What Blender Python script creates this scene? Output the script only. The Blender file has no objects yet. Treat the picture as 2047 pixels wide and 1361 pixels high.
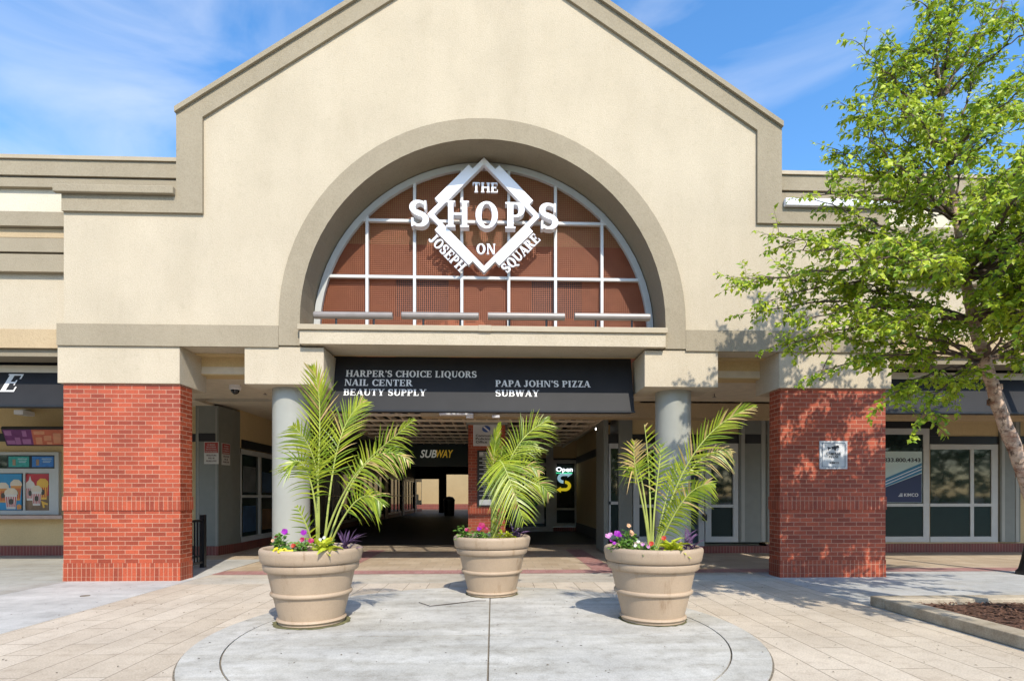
import bpy, bmesh, math, random
from mathutils import Vector, Matrix
from mathutils.geometry import delaunay_2d_cdt
R = math.radians
random.seed(7)
SC = bpy.context.scene
COL = SC.collection

# ------------------------------------------------------------------ camera, sky, sun, exposure
FPX, HZ, EYE = 1100.0, 990.0, 1.3
YAW = math.atan(38.5 / FPX)
cam = bpy.data.cameras.new('camera'); camo = bpy.data.objects.new('camera', cam); COL.objects.link(camo)
camo.location = (0, 0, EYE); camo.rotation_euler = (R(90), 0, -YAW)
cam.sensor_width = 36; cam.lens = FPX / 2047 * 36; cam.shift_y = (HZ - 680.5) / 2047
cam.clip_start = .05; cam.clip_end = 3000
SC.camera = camo
SUN_DIR = Vector((-.26, 1.0, -1.0)).normalized()
SUN_EL = math.asin(-SUN_DIR.z)
sl = bpy.data.lights.new('sun', 'SUN'); sl.energy = 4.6; sl.angle = R(.53); sl.color = (1, .94, .83)
so = bpy.data.objects.new('sun', sl); COL.objects.link(so)
so.rotation_euler = SUN_DIR.to_track_quat('-Z', 'Y').to_euler(); so.location = (8, -20, 30)
SC.view_settings.view_transform = 'Standard'; SC.view_settings.look = 'None'
SC.view_settings.exposure = 0.2; SC.view_settings.gamma = 1
SC.cycles.max_bounces = 8; SC.cycles.diffuse_bounces = 5; SC.cycles.transparent_max_bounces = 8
SC.cycles.sample_clamp_indirect = 6
try: SC.cycles.use_denoising = True
except Exception: pass
W = bpy.data.worlds.new('World'); SC.world = W; W.use_nodes = True
def setup_world():
    nt = W.node_tree; nt.nodes.clear(); L = nt.links.new
    N = lambda t: nt.nodes.new(t)
    out = N('ShaderNodeOutputWorld'); bg = N('ShaderNodeBackground'); bg.inputs[1].default_value = .115
    sky = N('ShaderNodeTexSky'); sky.sky_type = 'NISHITA'; sky.sun_disc = False
    sky.sun_elevation = SUN_EL; sky.sun_rotation = math.atan2(-SUN_DIR.x, -SUN_DIR.y)
    sky.air_density = 1.0; sky.dust_density = .6; sky.ozone_density = 1.3
    hsv = N('ShaderNodeHueSaturation'); hsv.inputs['Saturation'].default_value = 1.28; hsv.inputs['Value'].default_value = 2.45
    L(sky.outputs[0], hsv.inputs['Color'])
    tc = N('ShaderNodeTexCoord'); mp = N('ShaderNodeMapping'); mp.inputs['Scale'].default_value = (1.6, 2.2, 5.2)
    mp.inputs['Rotation'].default_value = (0, R(-12), R(25)); mp.inputs['Location'].default_value = (.35, .2, .75)
    L(tc.outputs['Generated'], mp.inputs[0])
    nz = N('ShaderNodeTexNoise'); nz.inputs['Scale'].default_value = 1.5; nz.inputs['Detail'].default_value = 7
    nz.inputs['Roughness'].default_value = .52; nz.inputs['Distortion'].default_value = .7
    L(mp.outputs[0], nz.inputs[0])
    rp = N('ShaderNodeValToRGB'); rp.color_ramp.elements[0].position = .5; rp.color_ramp.elements[1].position = .82
    rp.color_ramp.elements[1].color = (.62, .62, .62, 1)
    L(nz.outputs[0], rp.inputs[0])
    mx = N('ShaderNodeMix'); mx.data_type = 'RGBA'
    mx.inputs[7].default_value = (7.2, 7.8, 9.0, 1)
    L(rp.outputs[0], mx.inputs[0]); L(hsv.outputs[0], mx.inputs[6]); L(mx.outputs[2], bg.inputs[0]); L(bg.outputs[0], out.inputs[0])
setup_world()

# ------------------------------------------------------------------ helpers
CO, SI = math.cos(YAW), math.sin(YAW)
def at(px, py, Y):
    """photo pixel -> (X, Z) on the plane at distance Y"""
    u = (px - 1023.5) / FPX; v = (HZ - py) / FPX
    t = Y / (CO - u * SI)
    return (u * CO + SI) * t, EYE + v * t
def at3(px, py, Y):
    x, z = at(px, py, Y); return Vector((x, Y, z))

MATS = {}
def nodes(name):
    m = bpy.data.materials.new(name); m.use_nodes = True
    nt = m.node_tree; b = nt.nodes['Principled BSDF']; MATS[name] = m
    return m, nt, b
def bump(nt, b, src, strength, dist=.01):
    bp = nt.nodes.new('ShaderNodeBump'); bp.inputs['Strength'].default_value = strength; bp.inputs['Distance'].default_value = dist
    nt.links.new(src, bp.inputs['Height']); nt.links.new(bp.outputs[0], b.inputs['Normal']); return bp
def noise(nt, scale, detail=4, rough=.55, coord='Object', stretch=None):
    tc = nt.nodes.new('ShaderNodeTexCoord'); n = nt.nodes.new('ShaderNodeTexNoise')
    n.inputs['Scale'].default_value = scale; n.inputs['Detail'].default_value = detail; n.inputs['Roughness'].default_value = rough
    if stretch:
        mp = nt.nodes.new('ShaderNodeMapping'); mp.inputs['Scale'].default_value = stretch
        nt.links.new(tc.outputs[coord], mp.inputs[0]); nt.links.new(mp.outputs[0], n.inputs[0])
    else: nt.links.new(tc.outputs[coord], n.inputs[0])
    return n
def ramp(nt, src, p0, c0, p1, c1):
    r = nt.nodes.new('ShaderNodeValToRGB'); e = r.color_ramp.elements
    e[0].position = p0; e[0].color = (*c0, 1); e[1].position = p1; e[1].color = (*c1, 1)
    nt.links.new(src, r.inputs[0]); return r
def mixc(nt, a, b, fac=None, mode='MIX', f=.5):
    m = nt.nodes.new('ShaderNodeMix'); m.data_type = 'RGBA'; m.blend_type = mode; m.inputs[0].default_value = f
    for i, s in ((6, a), (7, b)):
        if hasattr(s, 'links'): nt.links.new(s, m.inputs[i])
        else: m.inputs[i].default_value = (*s, 1)
    if fac is not None: nt.links.new(fac, m.inputs[0])
    return m.outputs[2]
def mul(c, k): return tuple(min(1, x * k) for x in c)
def plain(name, c, rough=.6, metal=0, spec=.5, var=.08, vs=6.0, emit=None, es=1, coat=0):
    m, nt, b = nodes(name)
    n = noise(nt, vs); r = ramp(nt, n.outputs[0], .3, mul(c, 1 - var), .7, mul(c, 1 + var))
    nt.links.new(r.outputs[0], b.inputs['Base Color'])
    b.inputs['Roughness'].default_value = rough; b.inputs['Metallic'].default_value = metal; b.inputs['Specular IOR Level'].default_value = spec
    b.inputs['Coat Weight'].default_value = coat
    if emit: b.inputs['Emission Color'].default_value = (*emit, 1); b.inputs['Emission Strength'].default_value = es
    return m
def stucco(name, c, stain=.16, bs=.35):
    m, nt, b = nodes(name)
    n1 = noise(nt, .8, 6, .6); n2 = noise(nt, 55, 3, .6); n3 = noise(nt, 1.3, 6, .7, stretch=(1.3, 1.3, .45)); n4 = noise(nt, 9, 6, .75)
    r1 = ramp(nt, n1.outputs[0], .32, mul(c, 1 - stain * .55), .68, mul(c, 1.04))
    r3 = ramp(nt, n3.outputs[0], .34, (1 - stain * .5, 1 - stain * .55, 1 - stain * .65), .60, (1, 1, 1))
    r2 = ramp(nt, n2.outputs[0], .3, (.86, .85, .83), .6, (1.0, 1.0, 1.0))
    r4 = ramp(nt, n4.outputs[0], .28, (1 - stain * .7, 1 - stain * .7, 1 - stain * .8), .46, (1, 1, 1))
    o = mixc(nt, r1.outputs[0], r3.outputs[0], mode='MULTIPLY', f=1); o = mixc(nt, o, r2.outputs[0], mode='MULTIPLY', f=1)
    o = mixc(nt, o, r4.outputs[0], mode='MULTIPLY', f=1)
    nt.links.new(o, b.inputs['Base Color']); b.inputs['Roughness'].default_value = .92; b.inputs['Specular IOR Level'].default_value = .2
    bump(nt, b, n2.outputs[0], bs, .012); return m
def brick(name, c1, c2, mortar, bw=.2032, rh=.0677, ms=.009, offset=.5, rough=.55):
    m, nt, b = nodes(name)
    uv = nt.nodes.new('ShaderNodeUVMap'); t = nt.nodes.new('ShaderNodeTexBrick')
    wv = noise(nt, 3.0, 3)
    t.offset = offset; t.inputs['Scale'].default_value = 1; t.inputs['Brick Width'].default_value = bw; t.inputs['Row Height'].default_value = rh
    t.inputs['Mortar Size'].default_value = ms * .5; t.inputs['Mortar Smooth'].default_value = .15; t.inputs['Bias'].default_value = -.1
    t.inputs['Color1'].default_value = (*c1, 1); t.inputs['Color2'].default_value = (*c2, 1); t.inputs['Mortar'].default_value = (*mortar, 1)
    nt.links.new(uv.outputs[0], t.inputs[0])
    n = noise(nt, 1.4, 6, .62); r = ramp(nt, n.outputs[0], .3, (.84, .82, .8), .66, (1.08, 1.08, 1.1))
    n2 = noise(nt, 60, 3); r2 = ramp(nt, n2.outputs[0], .3, (.84, .84, .84), .6, (1.05, 1.05, 1.05))
    o = mixc(nt, t.outputs[0], r.outputs[0], mode='MULTIPLY', f=1); o = mixc(nt, o, r2.outputs[0], mode='MULTIPLY', f=1)
    nt.links.new(o, b.inputs['Base Color']); b.inputs['Roughness'].default_value = rough
    inv = nt.nodes.new('ShaderNodeMath'); inv.operation = 'SUBTRACT'; inv.inputs[0].default_value = 1; nt.links.new(t.outputs['Fac'], inv.inputs[1])
    bump(nt, b, inv.outputs[0], .6, .006); return m
def glass(name, c, rough=.04):
    m, nt, b = nodes(name)
    n = noise(nt, 2.2, 4); r = ramp(nt, n.outputs[0], .35, mul(c, .55), .7, mul(c, 1.4)); nt.links.new(r.outputs[0], b.inputs['Base Color'])
    b.inputs['Roughness'].default_value = rough; b.inputs['IOR'].default_value = 1.5; b.inputs['Specular IOR Level'].default_value = .75
    n2 = noise(nt, 1.3, 2); bump(nt, b, n2.outputs[0], .05, .02); return m
def leafmat(name, ca, cb, trans=.3, rough=.45):
    m, nt, b = nodes(name)
    g = nt.nodes.new('ShaderNodeNewGeometry'); r = ramp(nt, g.outputs['Random Per Island'], 0, ca, 1, cb)
    n = noise(nt, 25, 2); r2 = ramp(nt, n.outputs[0], .3, (.8, .8, .8), .7, (1.15, 1.15, 1.15))
    o = mixc(nt, r.outputs[0], r2.outputs[0], mode='MULTIPLY', f=1)
    nt.links.new(o, b.inputs['Base Color']); b.inputs['Roughness'].default_value = rough; b.inputs['Specular IOR Level'].default_value = .4
    tr = nt.nodes.new('ShaderNodeBsdfTranslucent'); nt.links.new(o, tr.inputs[0])
    mx = nt.nodes.new('ShaderNodeMixShader'); mx.inputs[0].default_value = trans
    nt.links.new(b.outputs[0], mx.inputs[1]); nt.links.new(tr.outputs[0], mx.inputs[2])
    nt.links.new(mx.outputs[0], nt.nodes['Material Output'].inputs[0]); return m

CREAM = stucco('cream_stucco', (.535, .455, .335), .13)
CREAMW = stucco('pale_cream_stucco', (.66, .59, .46), .10)
TAUPE = stucco('taupe_stucco', (.345, .29, .205), .14)
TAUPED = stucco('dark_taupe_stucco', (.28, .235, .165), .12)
TANB = stucco('tan_stucco', (.49, .37, .225), .12)
OCHRE = stucco('ochre_stucco', (.60, .45, .235), .10, .15)
BRICK = brick('red_brick', (.26, .042, .015), (.455, .083, .030), (.47, .24, .15), ms=.010)
SOLD = brick('soldier_brick', (.26, .042, .015), (.455, .083, .030), (.47, .24, .15), .0677, .2032, .009, 0.0)
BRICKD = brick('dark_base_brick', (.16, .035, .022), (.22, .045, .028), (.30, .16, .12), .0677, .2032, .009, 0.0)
GREYP = plain('grey_paint', (.32, .315, .27), .38, var=.05, vs=2.5)
GREYD = plain('pilaster_grey', (.19, .195, .165), .5, var=.06)
BLACKP = plain('black_paint', (.012, .012, .013), .4)
FRAME = plain('window_frame_white', (.46, .46, .43), .35, var=.04)
WHITE = plain('white_enamel', (.80, .80, .82), .3, var=.02)
COPING = plain('tan_metal', (.40, .325, .215), .45, var=.05)
AWN = plain('awning_canvas', (.0195, .019, .020), .6, var=.12, vs=3, spec=.25)
GUTTER = plain('gutter_metal', (.42, .36, .265), .4)
LATT = plain('lattice_wood', (.74, .62, .46), .7)
MESHM = plain('mesh_brown', (.40, .135, .06), .6, var=.1)
RAIL = plain('light_bar_grey', (.235, .205, .185), .4)
DGREEN = plain('dark_green_panel', (.008, .022, .018), .4, spec=.25)
GLASS = glass('shop_glass', (.020, .034, .030))
GLASSB = glass('blue_grey_glass', (.05, .075, .09))

class MB:
    def __init__(s): s.v = []; s.f = []; s.mi = []; s.smooth = set()
    def add(s, vs, fs, mi=0, smooth=False):
        o = len(s.v); s.v += [Vector(p) for p in vs]
        for f in fs:
            if smooth: s.smooth.add(len(s.f))
            s.f.append(tuple(i + o for i in f)); s.mi.append(mi)
        return s
    def box(s, x0, x1, y0, y1, z0, z1, mi=0):
        x0, x1 = min(x0, x1), max(x0, x1); y0, y1 = min(y0, y1), max(y0, y1); z0, z1 = min(z0, z1), max(z0, z1)
        v = [(x0, y0, z0), (x1, y0, z0), (x1, y1, z0), (x0, y1, z0), (x0, y0, z1), (x1, y0, z1), (x1, y1, z1), (x0, y1, z1)]
        return s.add(v, [(0, 3, 2, 1), (4, 5, 6, 7), (0, 1, 5, 4), (1, 2, 6, 5), (2, 3, 7, 6), (3, 0, 4, 7)], mi)
    def prism(s, poly, fn, d, mi=0):
        """polygon (u,v), fn(u,v,w) -> xyz, w from 0 to d"""
        n = len(poly); a = sum(poly[i][0] * poly[(i + 1) % n][1] - poly[(i + 1) % n][0] * poly[i][1] for i in range(n))
        if a < 0: poly = poly[::-1]
        v = [fn(u, w, 0) for u, w in poly] + [fn(u, w, d) for u, w in poly]
        return s.add(v, [tuple(range(n)), tuple(range(2 * n - 1, n - 1, -1))] + [(i, i + n, (i + 1) % n + n, (i + 1) % n) for i in range(n)], mi)
    def flat(s, polys, fn, d, holes=(), mi=0):
        """union of convex polygons minus holes, extruded"""
        vs, fs = [], []
        for p in list(polys) + list(holes):
            n = len(p); a = sum(p[i][0] * p[(i + 1) % n][1] - p[(i + 1) % n][0] * p[i][1] for i in range(n))
            if abs(a) < 1e-9: continue
            if a < 0: p = p[::-1]
            fs.append(list(range(len(vs), len(vs) + n))); vs += [Vector((q[0], q[1])) for q in p]
        nh = len(fs) - len(holes)
        ov, oe, of, _, _, orig = delaunay_2d_cdt(vs, [], fs, 0, 1e-5)
        keep = [f for f, o in zip(of, orig) if o and not any(i >= nh for i in o)]
        cnt = {}
        for f in keep:
            for i in range(len(f)):
                e = (f[i], f[(i + 1) % len(f)]); cnt[e] = 1
        n = len(ov)
        V = [fn(p.x, p.y, 0) for p in ov] + [fn(p.x, p.y, d) for p in ov]
        F = [tuple(f) for f in keep] + [tuple(i + n for i in reversed(f)) for f in keep]
        F += [(a, a + n, b + n, b) for (a, b) in cnt if (b, a) not in cnt]
        return s.add(V, F, mi)
    def tube(s, pts, rad, n=8, mi=0, caps=True):
        pts = [Vector(p) for p in pts]; V, F = [], []
        if not hasattr(rad, '__len__'): rad = [rad] * len(pts)
        up = None
        for i, p in enumerate(pts):
            t = (pts[min(i + 1, len(pts) - 1)] - pts[max(i - 1, 0)]).normalized()
            if up is None: up = t.orthogonal().normalized()
            up = (up - t * up.dot(t)).normalized(); sd = t.cross(up)
            for k in range(n):
                a = 2 * math.pi * k / n; V.append(p + (up * math.cos(a) + sd * math.sin(a)) * rad[i])
        for i in range(len(pts) - 1):
            for k in range(n):
                F.append((i * n + k, i * n + (k + 1) % n, (i + 1) * n + (k + 1) % n, (i + 1) * n + k))
        if caps: F += [tuple(range(n - 1, -1, -1)), tuple(range((len(pts) - 1) * n, len(pts) * n))]
        return s.add(V, F, mi, True)
    def lathe(s, prof, c, n=48, mi=0):
        V, F = [], []
        for r, z in prof:
            for k in range(n):
                a = 2 * math.pi * k / n; V.append((c[0] + r * math.cos(a), c[1] + r * math.sin(a), c[2] + z))
        for i in range(len(prof) - 1):
            for k in range(n):
                F.append((i * n + k, i * n + (k + 1) % n, (i + 1) * n + (k + 1) % n, (i + 1) * n + k))
        return s.add(V, F, mi, True)
    def build(s, name, mats, parent=None, loc=None, bevel=0, sharp=35):
        off = Vector((0, 0, 0)); p = parent
        while p is not None: off += p.location; p = p.parent
        if loc is not None: off += Vector(loc)
        me = bpy.data.meshes.new(name); me.from_pydata([v - off for v in s.v], [], s.f)
        if not isinstance(mats, (list, tuple)): mats = [mats]
        for m in mats: me.materials.append(m)
        uv = me.uv_layers.new(name='UVMap')
        for p in me.polygons:
            p.material_index = s.mi[p.index]; p.use_smooth = p.index in s.smooth
            n = p.normal
            for li in p.loop_indices:
                q = s.v[me.loops[li].vertex_index]
                uv.data[li].uv = (q.x, q.z) if abs(n.y) >= max(abs(n.x), abs(n.z)) else ((q.y, q.z) if abs(n.x) >= abs(n.z) else (q.x, q.y))
        me.update()
        if s.smooth:
            try: me.set_sharp_from_angle(angle=R(sharp))
            except Exception: pass
        o = bpy.data.objects.new(name, me); COL.objects.link(o)
        if parent is not None: o.parent = parent
        if loc is not None: o.location = Vector(loc)
        if bevel:
            b = o.modifiers.new('edge', 'BEVEL'); b.width = bevel; b.segments = 2; b.limit_method = 'ANGLE'; b.angle_limit = R(50)
        return o
def tag(o, label=None, cat=None, group=None, kind=None):
    for k, v in (('label', label), ('category', cat), ('group', group), ('kind', kind)):
        if v: o[k] = v
    return o
def thing(name, loc, label, cat, group=None):
    o = bpy.data.objects.new(name, None); COL.objects.link(o); o.location = Vector(loc); o.empty_display_size = .2
    return tag(o, label, cat, group)
def BXS(name, mat, parent, *b, bevel=0):
    return [BX(name, mat, parent, *q, bevel=bevel) for q in b]
def BX(name, mat, parent, *b, bevel=0):
    m = MB()
    for q in (b if hasattr(b[0], '__len__') else (b,)): m.box(*q)
    return m.build(name, mat, parent, bevel=bevel)
XZ = lambda Y, s=1: (lambda u, v, w: Vector((u, Y + w * s, v)))    # plate facing the camera, thickness away from it

# ---- serif letters built from strokes (cap height 1)
def q4(a, b, c, d): return [a, b, c, d]
def rect(x0, x1, y0, y1): return [(x0, y0), (x1, y0), (x1, y1), (x0, y1)]
VT, HT, SF = .20, .085, .065
def stem(x, w=None, y0=0, y1=1, b=True, t=True):
    w = w or VT; o = [rect(x, x + w, y0, y1)]
    if b: o.append(rect(x - .07, x + w + .07, y0, y0 + SF))
    if t: o.append(rect(x - .07, x + w + .07, y1 - SF, y1))
    return o
def diag(x0, y0, x1, y1, w): return [[(x0 - w / 2, y0), (x0 + w / 2, y0), (x1 + w / 2, y1), (x1 - w / 2, y1)]]
def ring(cx, cy, rx, ry, tx, ty, a0=0, a1=360, n=24):
    o = []
    for i in range(n):
        a, b = R(a0 + (a1 - a0) * i / n), R(a0 + (a1 - a0) * (i + 1) / n)
        f = lambda t, k: (cx + (rx - k * tx) * math.cos(t), cy + (ry - k * ty) * math.sin(t))
        o.append([f(a, 0), f(b, 0), f(b, 1), f(a, 1)])
    return o
def ribbon(p, w):
    L, Rr = [], []
    for i, q in enumerate(p):
        a, b = Vector(p[max(i - 1, 0)]), Vector(p[min(i + 1, len(p) - 1)]); t = (b - a).normalized(); n = Vector((-t.y, t.x)) * w[i] / 2
        L.append((q[0] + n.x, q[1] + n.y)); Rr.append((q[0] - n.x, q[1] - n.y))
    return [[L[i], L[i + 1], Rr[i + 1], Rr[i]] for i in range(len(p) - 1)]
def s_shape():
    p, w = [], []
    for i in range(13):
        a = R(35 + (255 - 35) * i / 12); p.append((.33 + .215 * math.cos(a), .74 + .215 * math.sin(a))); w.append(.10 + .10 * max(0, -math.cos(a)) ** 1.0)
    for i in range(13):
        a = R(75 - (75 + 145) * i / 12); p.append((.33 + .225 * math.cos(a), .265 + .22 * math.sin(a))); w.append(.10 + .10 * max(0, math.cos(a)) ** 1.0)
    w[12] = w[13] = .20; w[11] = w[14] = .19
    return ribbon(p, w) + [rect(.50, .57, .66, .99)] + [rect(.08, .15, .01, .33)]
GL = {
 'A': (.82, lambda: diag(.09, 0, .40, 1, .085) + diag(.66, 0, .42, 1, .21) + [rect(.2, .6, .28, .28 + HT)] + [rect(-.03, .22, 0, SF), rect(.5, .84, 0, SF)]),
 'B': (.74, lambda: stem(.09) + [rect(.2, .42, 1 - HT, 1), rect(.2, .42, .49, .49 + HT), rect(.2, .44, 0, HT)] + ring(.4, .745, .26, .255, .19, HT, -90, 90, 12) + ring(.42, .285, .29, .285, .2, HT, -90, 90, 12)),
 'C': (.80, lambda: ring(.44, .5, .40, .52, .21, .09, 42, 318, 22) + [rect(.70, .77, .62, 1.0), rect(.70, .77, 0.0, .3)]),
 'D': (.84, lambda: stem(.09) + [rect(.2, .42, 1 - HT, 1), rect(.2, .42, 0, HT)] + ring(.40, .5, .40, .5, .21, HT, -90, 90, 16)),
 'E': (.74, lambda: stem(.09) + [rect(.2, .66, 1 - HT, 1), rect(.2, .54, .47, .47 + HT), rect(.2, .68, 0, HT), rect(.60, .66, .72, 1), rect(.62, .68, 0, .28), rect(.49, .54, .38, .65)]),
 'H': (.90, lambda: stem(.09) + stem(.62) + [rect(.2, .7, .46, .46 + HT)]),
 'I': (.42, lambda: stem(.11)),
 'J': (.54, lambda: [rect(.22, .42, .2, 1), rect(.15, .49, 1 - SF, 1)] + ring(.19, .2, .23, .22, .19, .09, 180, 360, 12)),
 'K': (.86, lambda: stem(.09) + diag(.28, .42, .68, 1, .1) + diag(.72, 0, .38, .56, .2) + [rect(.52, .84, 1 - SF, 1), rect(.54, .88, 0, SF)]),
 'L': (.70, lambda: stem(.09) + [rect(.2, .64, 0, HT), rect(.58, .64, 0, .3)]),
 'M': (1.06, lambda: stem(.09, .09) + stem(.78) + diag(.20, 1, .52, 0, .2)[:0] + [[(.09, 1), (.30, 1), (.60, 0), (.48, 0)], [(.52, 0), (.60, 0), (.86, 1), (.76, 1)]]),
 'N': (.88, lambda: stem(.11, .085) + stem(.69, .085, b=False) + [[(.08, 1), (.30, 1), (.775, 0), (.60, 0)]]),
 'O': (.88, lambda: ring(.44, .5, .41, .52, .215, .09, 0, 360, 30)),
 'P': (.70, lambda: stem(.09) + [rect(.2, .40, 1 - HT, 1), rect(.2, .40, .43, .43 + HT)] + ring(.38, .715, .29, .285, .2, HT, -90, 90, 12)),
 'Q': (.88, lambda: ring(.44, .5, .41, .52, .215, .09, 0, 360, 30) + [[(.40, .06), (.54, .10), (.90, -.22), (.72, -.24)]]),
 'R': (.82, lambda: stem(.09) + [rect(.2, .40, 1 - HT, 1), rect(.2, .40, .46, .46 + HT)] + ring(.38, .73, .28, .27, .2, HT, -90, 90, 12) + diag(.68, 0, .42, .5, .21) + [rect(.60, .86, 0, SF)]),
 'S': (.66, s_shape),
 'T': (.76, lambda: stem(.28, t=False) + [rect(.04, .72, 1 - HT, 1), rect(.04, .10, .70, 1), rect(.66, .72, .70, 1)]),
 'U': (.84, lambda: [rect(.11, .31, .3, 1), rect(.04, .38, 1 - SF, 1), rect(.66, .745, .3, 1), rect(.58, .82, 1 - SF, 1)] + ring(.427, .3, .318, .31, .19, .1, 180, 360, 14)),
 'W': (1.14, lambda: diag(.16, 1, .34, 0, .2) + diag(.56, 1, .36, 0, .08) + diag(.58, 1, .76, 0, .2) + diag(1.0, 1, .78, 0, .08) + [rect(0, .32, 1 - SF, 1), rect(.44, .74, 1 - SF, 1), rect(.88, 1.12, 1 - SF, 1)]),
 'Y': (.80, lambda: [rect(.31, .51, 0, .46), rect(.24, .58, 0, SF)] + diag(.16, 1, .40, .42, .2) + diag(.68, 1, .44, .42, .085) + [rect(.0, .32, 1 - SF, 1), rect(.56, .82, 1 - SF, 1)]),
 'Z': (.72, lambda: [rect(.08, .66, 1 - HT, 1), rect(.06, .68, 0, HT), rect(.08, .14, .74, 1), rect(.62, .68, 0, .28)] + [[(.06, 0), (.28, 0), (.66, 1), (.44, 1)]]),
 "'": (.26, lambda: [[(.10, .66), (.17, .66), (.22, 1), (.05, 1)]]),
 ' ': (.34, lambda: []),
}
def serif(mb, text, fn, h, d, width=None, sp=.03, shear=0, mi=0, lift=0):
    """letters from u=0; fn(u,v,w). width scales the whole line to that length"""
    tot = sum(GL[c][0] + sp for c in text); sx = h if width is None else width / tot
    x = 0
    for c in text:
        w, f = GL[c]; polys = [[((p[0] + x + shear * p[1]) * sx, p[1] * h) for p in q] for q in f()]
        if polys: mb.flat(polys, fn, d, mi=mi)
        x += w + sp
    return tot * sx
def sans(mb, text, fn, h, d, width=None, mi=0, align=0, bold=0, shear=0):
    """built-in sans lettering, cap height h; align 0 left, .5 centre"""
    cu = bpy.data.curves.new('lettering', 'FONT'); cu.body = text; cu.size = 1; cu.resolution_u = 3; cu.offset = bold; cu.shear = shear
    o = bpy.data.objects.new('lettering', cu); COL.objects.link(o); bpy.context.view_layer.update()
    me = bpy.data.meshes.new_from_object(o.evaluated_get(bpy.context.evaluated_depsgraph_get()))
    xs = [v.co.x for v in me.vertices] or [0]
    x0, x1 = min(xs), max(xs); k = h / .70; kx = k if width is None else width / max(1e-6, x1 - x0)
    V = [((v.co.x - x0 - (x1 - x0) * align) * kx, v.co.y * k) for v in me.vertices]
    F = [tuple(p.vertices) for p in me.polygons]
    n = len(V); cnt = {}
    for f in F:
        for i in range(len(f)): cnt[(f[i], f[(i + 1) % len(f)])] = 1
    mb.add([fn(a, b, 0) for a, b in V] + [fn(a, b, d) for a, b in V], F + [tuple(i + n for i in reversed(f)) for f in F] + [(a, a + n, b + n, b) for (a, b) in cnt if (b, a) not in cnt], mi)
    bpy.data.objects.remove(o); bpy.data.curves.remove(cu); bpy.data.meshes.remove(me)

# ------------------------------------------------------------------ ground
def sheet(name, polys, z, mat, holes=(), th=.0):
    m = MB()
    if th:
        m.flat(polys, lambda u, v, w: Vector((u, v, z - w)), th, holes)
    else:
        vs, fs = [], []
        for p in list(polys) + list(holes): fs.append(list(range(len(vs), len(vs) + len(p)))); vs += [Vector(q) for q in p]
        ov, oe, of, _, _, orig = delaunay_2d_cdt(vs, [], fs, 0, 1e-5); nh = len(polys)
        m.add([(p.x, p.y, z) for p in ov], [tuple(f) for f, o in zip(of, orig) if o and not any(i >= nh for i in o)])
    return tag(m.build(name, mat), kind='structure')
def concrete(name, c, speck=.35, tint=(.9, .88, .84)):
    m, nt, b = nodes(name)
    n1 = noise(nt, .9, 7, .65); n2 = noise(nt, 90, 3, .7); n3 = noise(nt, 6, 6, .7); n5 = noise(nt, 1.5, 5, .6, stretch=(.4, 2.4, 1))
    v = nt.nodes.new('ShaderNodeTexVoronoi'); tc = nt.nodes.new('ShaderNodeTexCoord'); v.inputs['Scale'].default_value = 34; nt.links.new(tc.outputs['Object'], v.inputs[0])
    r1 = ramp(nt, n1.outputs[0], .34, mul(c, .78), .64, mul(c, 1.08)); r2 = ramp(nt, n2.outputs[0], .3, (.74, .74, .73), .6, (1.03, 1.03, 1.03))
    r3 = ramp(nt, n3.outputs[0], .28, mul(tint, .9), .52, (1, 1, 1)); r5 = ramp(nt, n5.outputs[0], .36, tint, .58, (1, 1, 1))
    rs = ramp(nt, v.outputs['Distance'], .05, (1 - speck,) * 3, .13, (1, 1, 1)); ns = noise(nt, 2.2, 3); rm = ramp(nt, ns.outputs[0], .5, (0, 0, 0), .62, (1, 1, 1))
    o = mixc(nt, r1.outputs[0], r2.outputs[0], mode='MULTIPLY', f=1); o = mixc(nt, o, r3.outputs[0], mode='MULTIPLY', f=1); o = mixc(nt, o, r5.outputs[0], mode='MULTIPLY', f=1)
    o2 = mixc(nt, o, rs.outputs[0], mode='MULTIPLY', f=1); o = mixc(nt, o, o2, fac=rm.outputs[0])
    nt.links.new(o, b.inputs['Base Color']); b.inputs['Roughness'].default_value = .85; bump(nt, b, n2.outputs[0], .25, .004); return m
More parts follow.
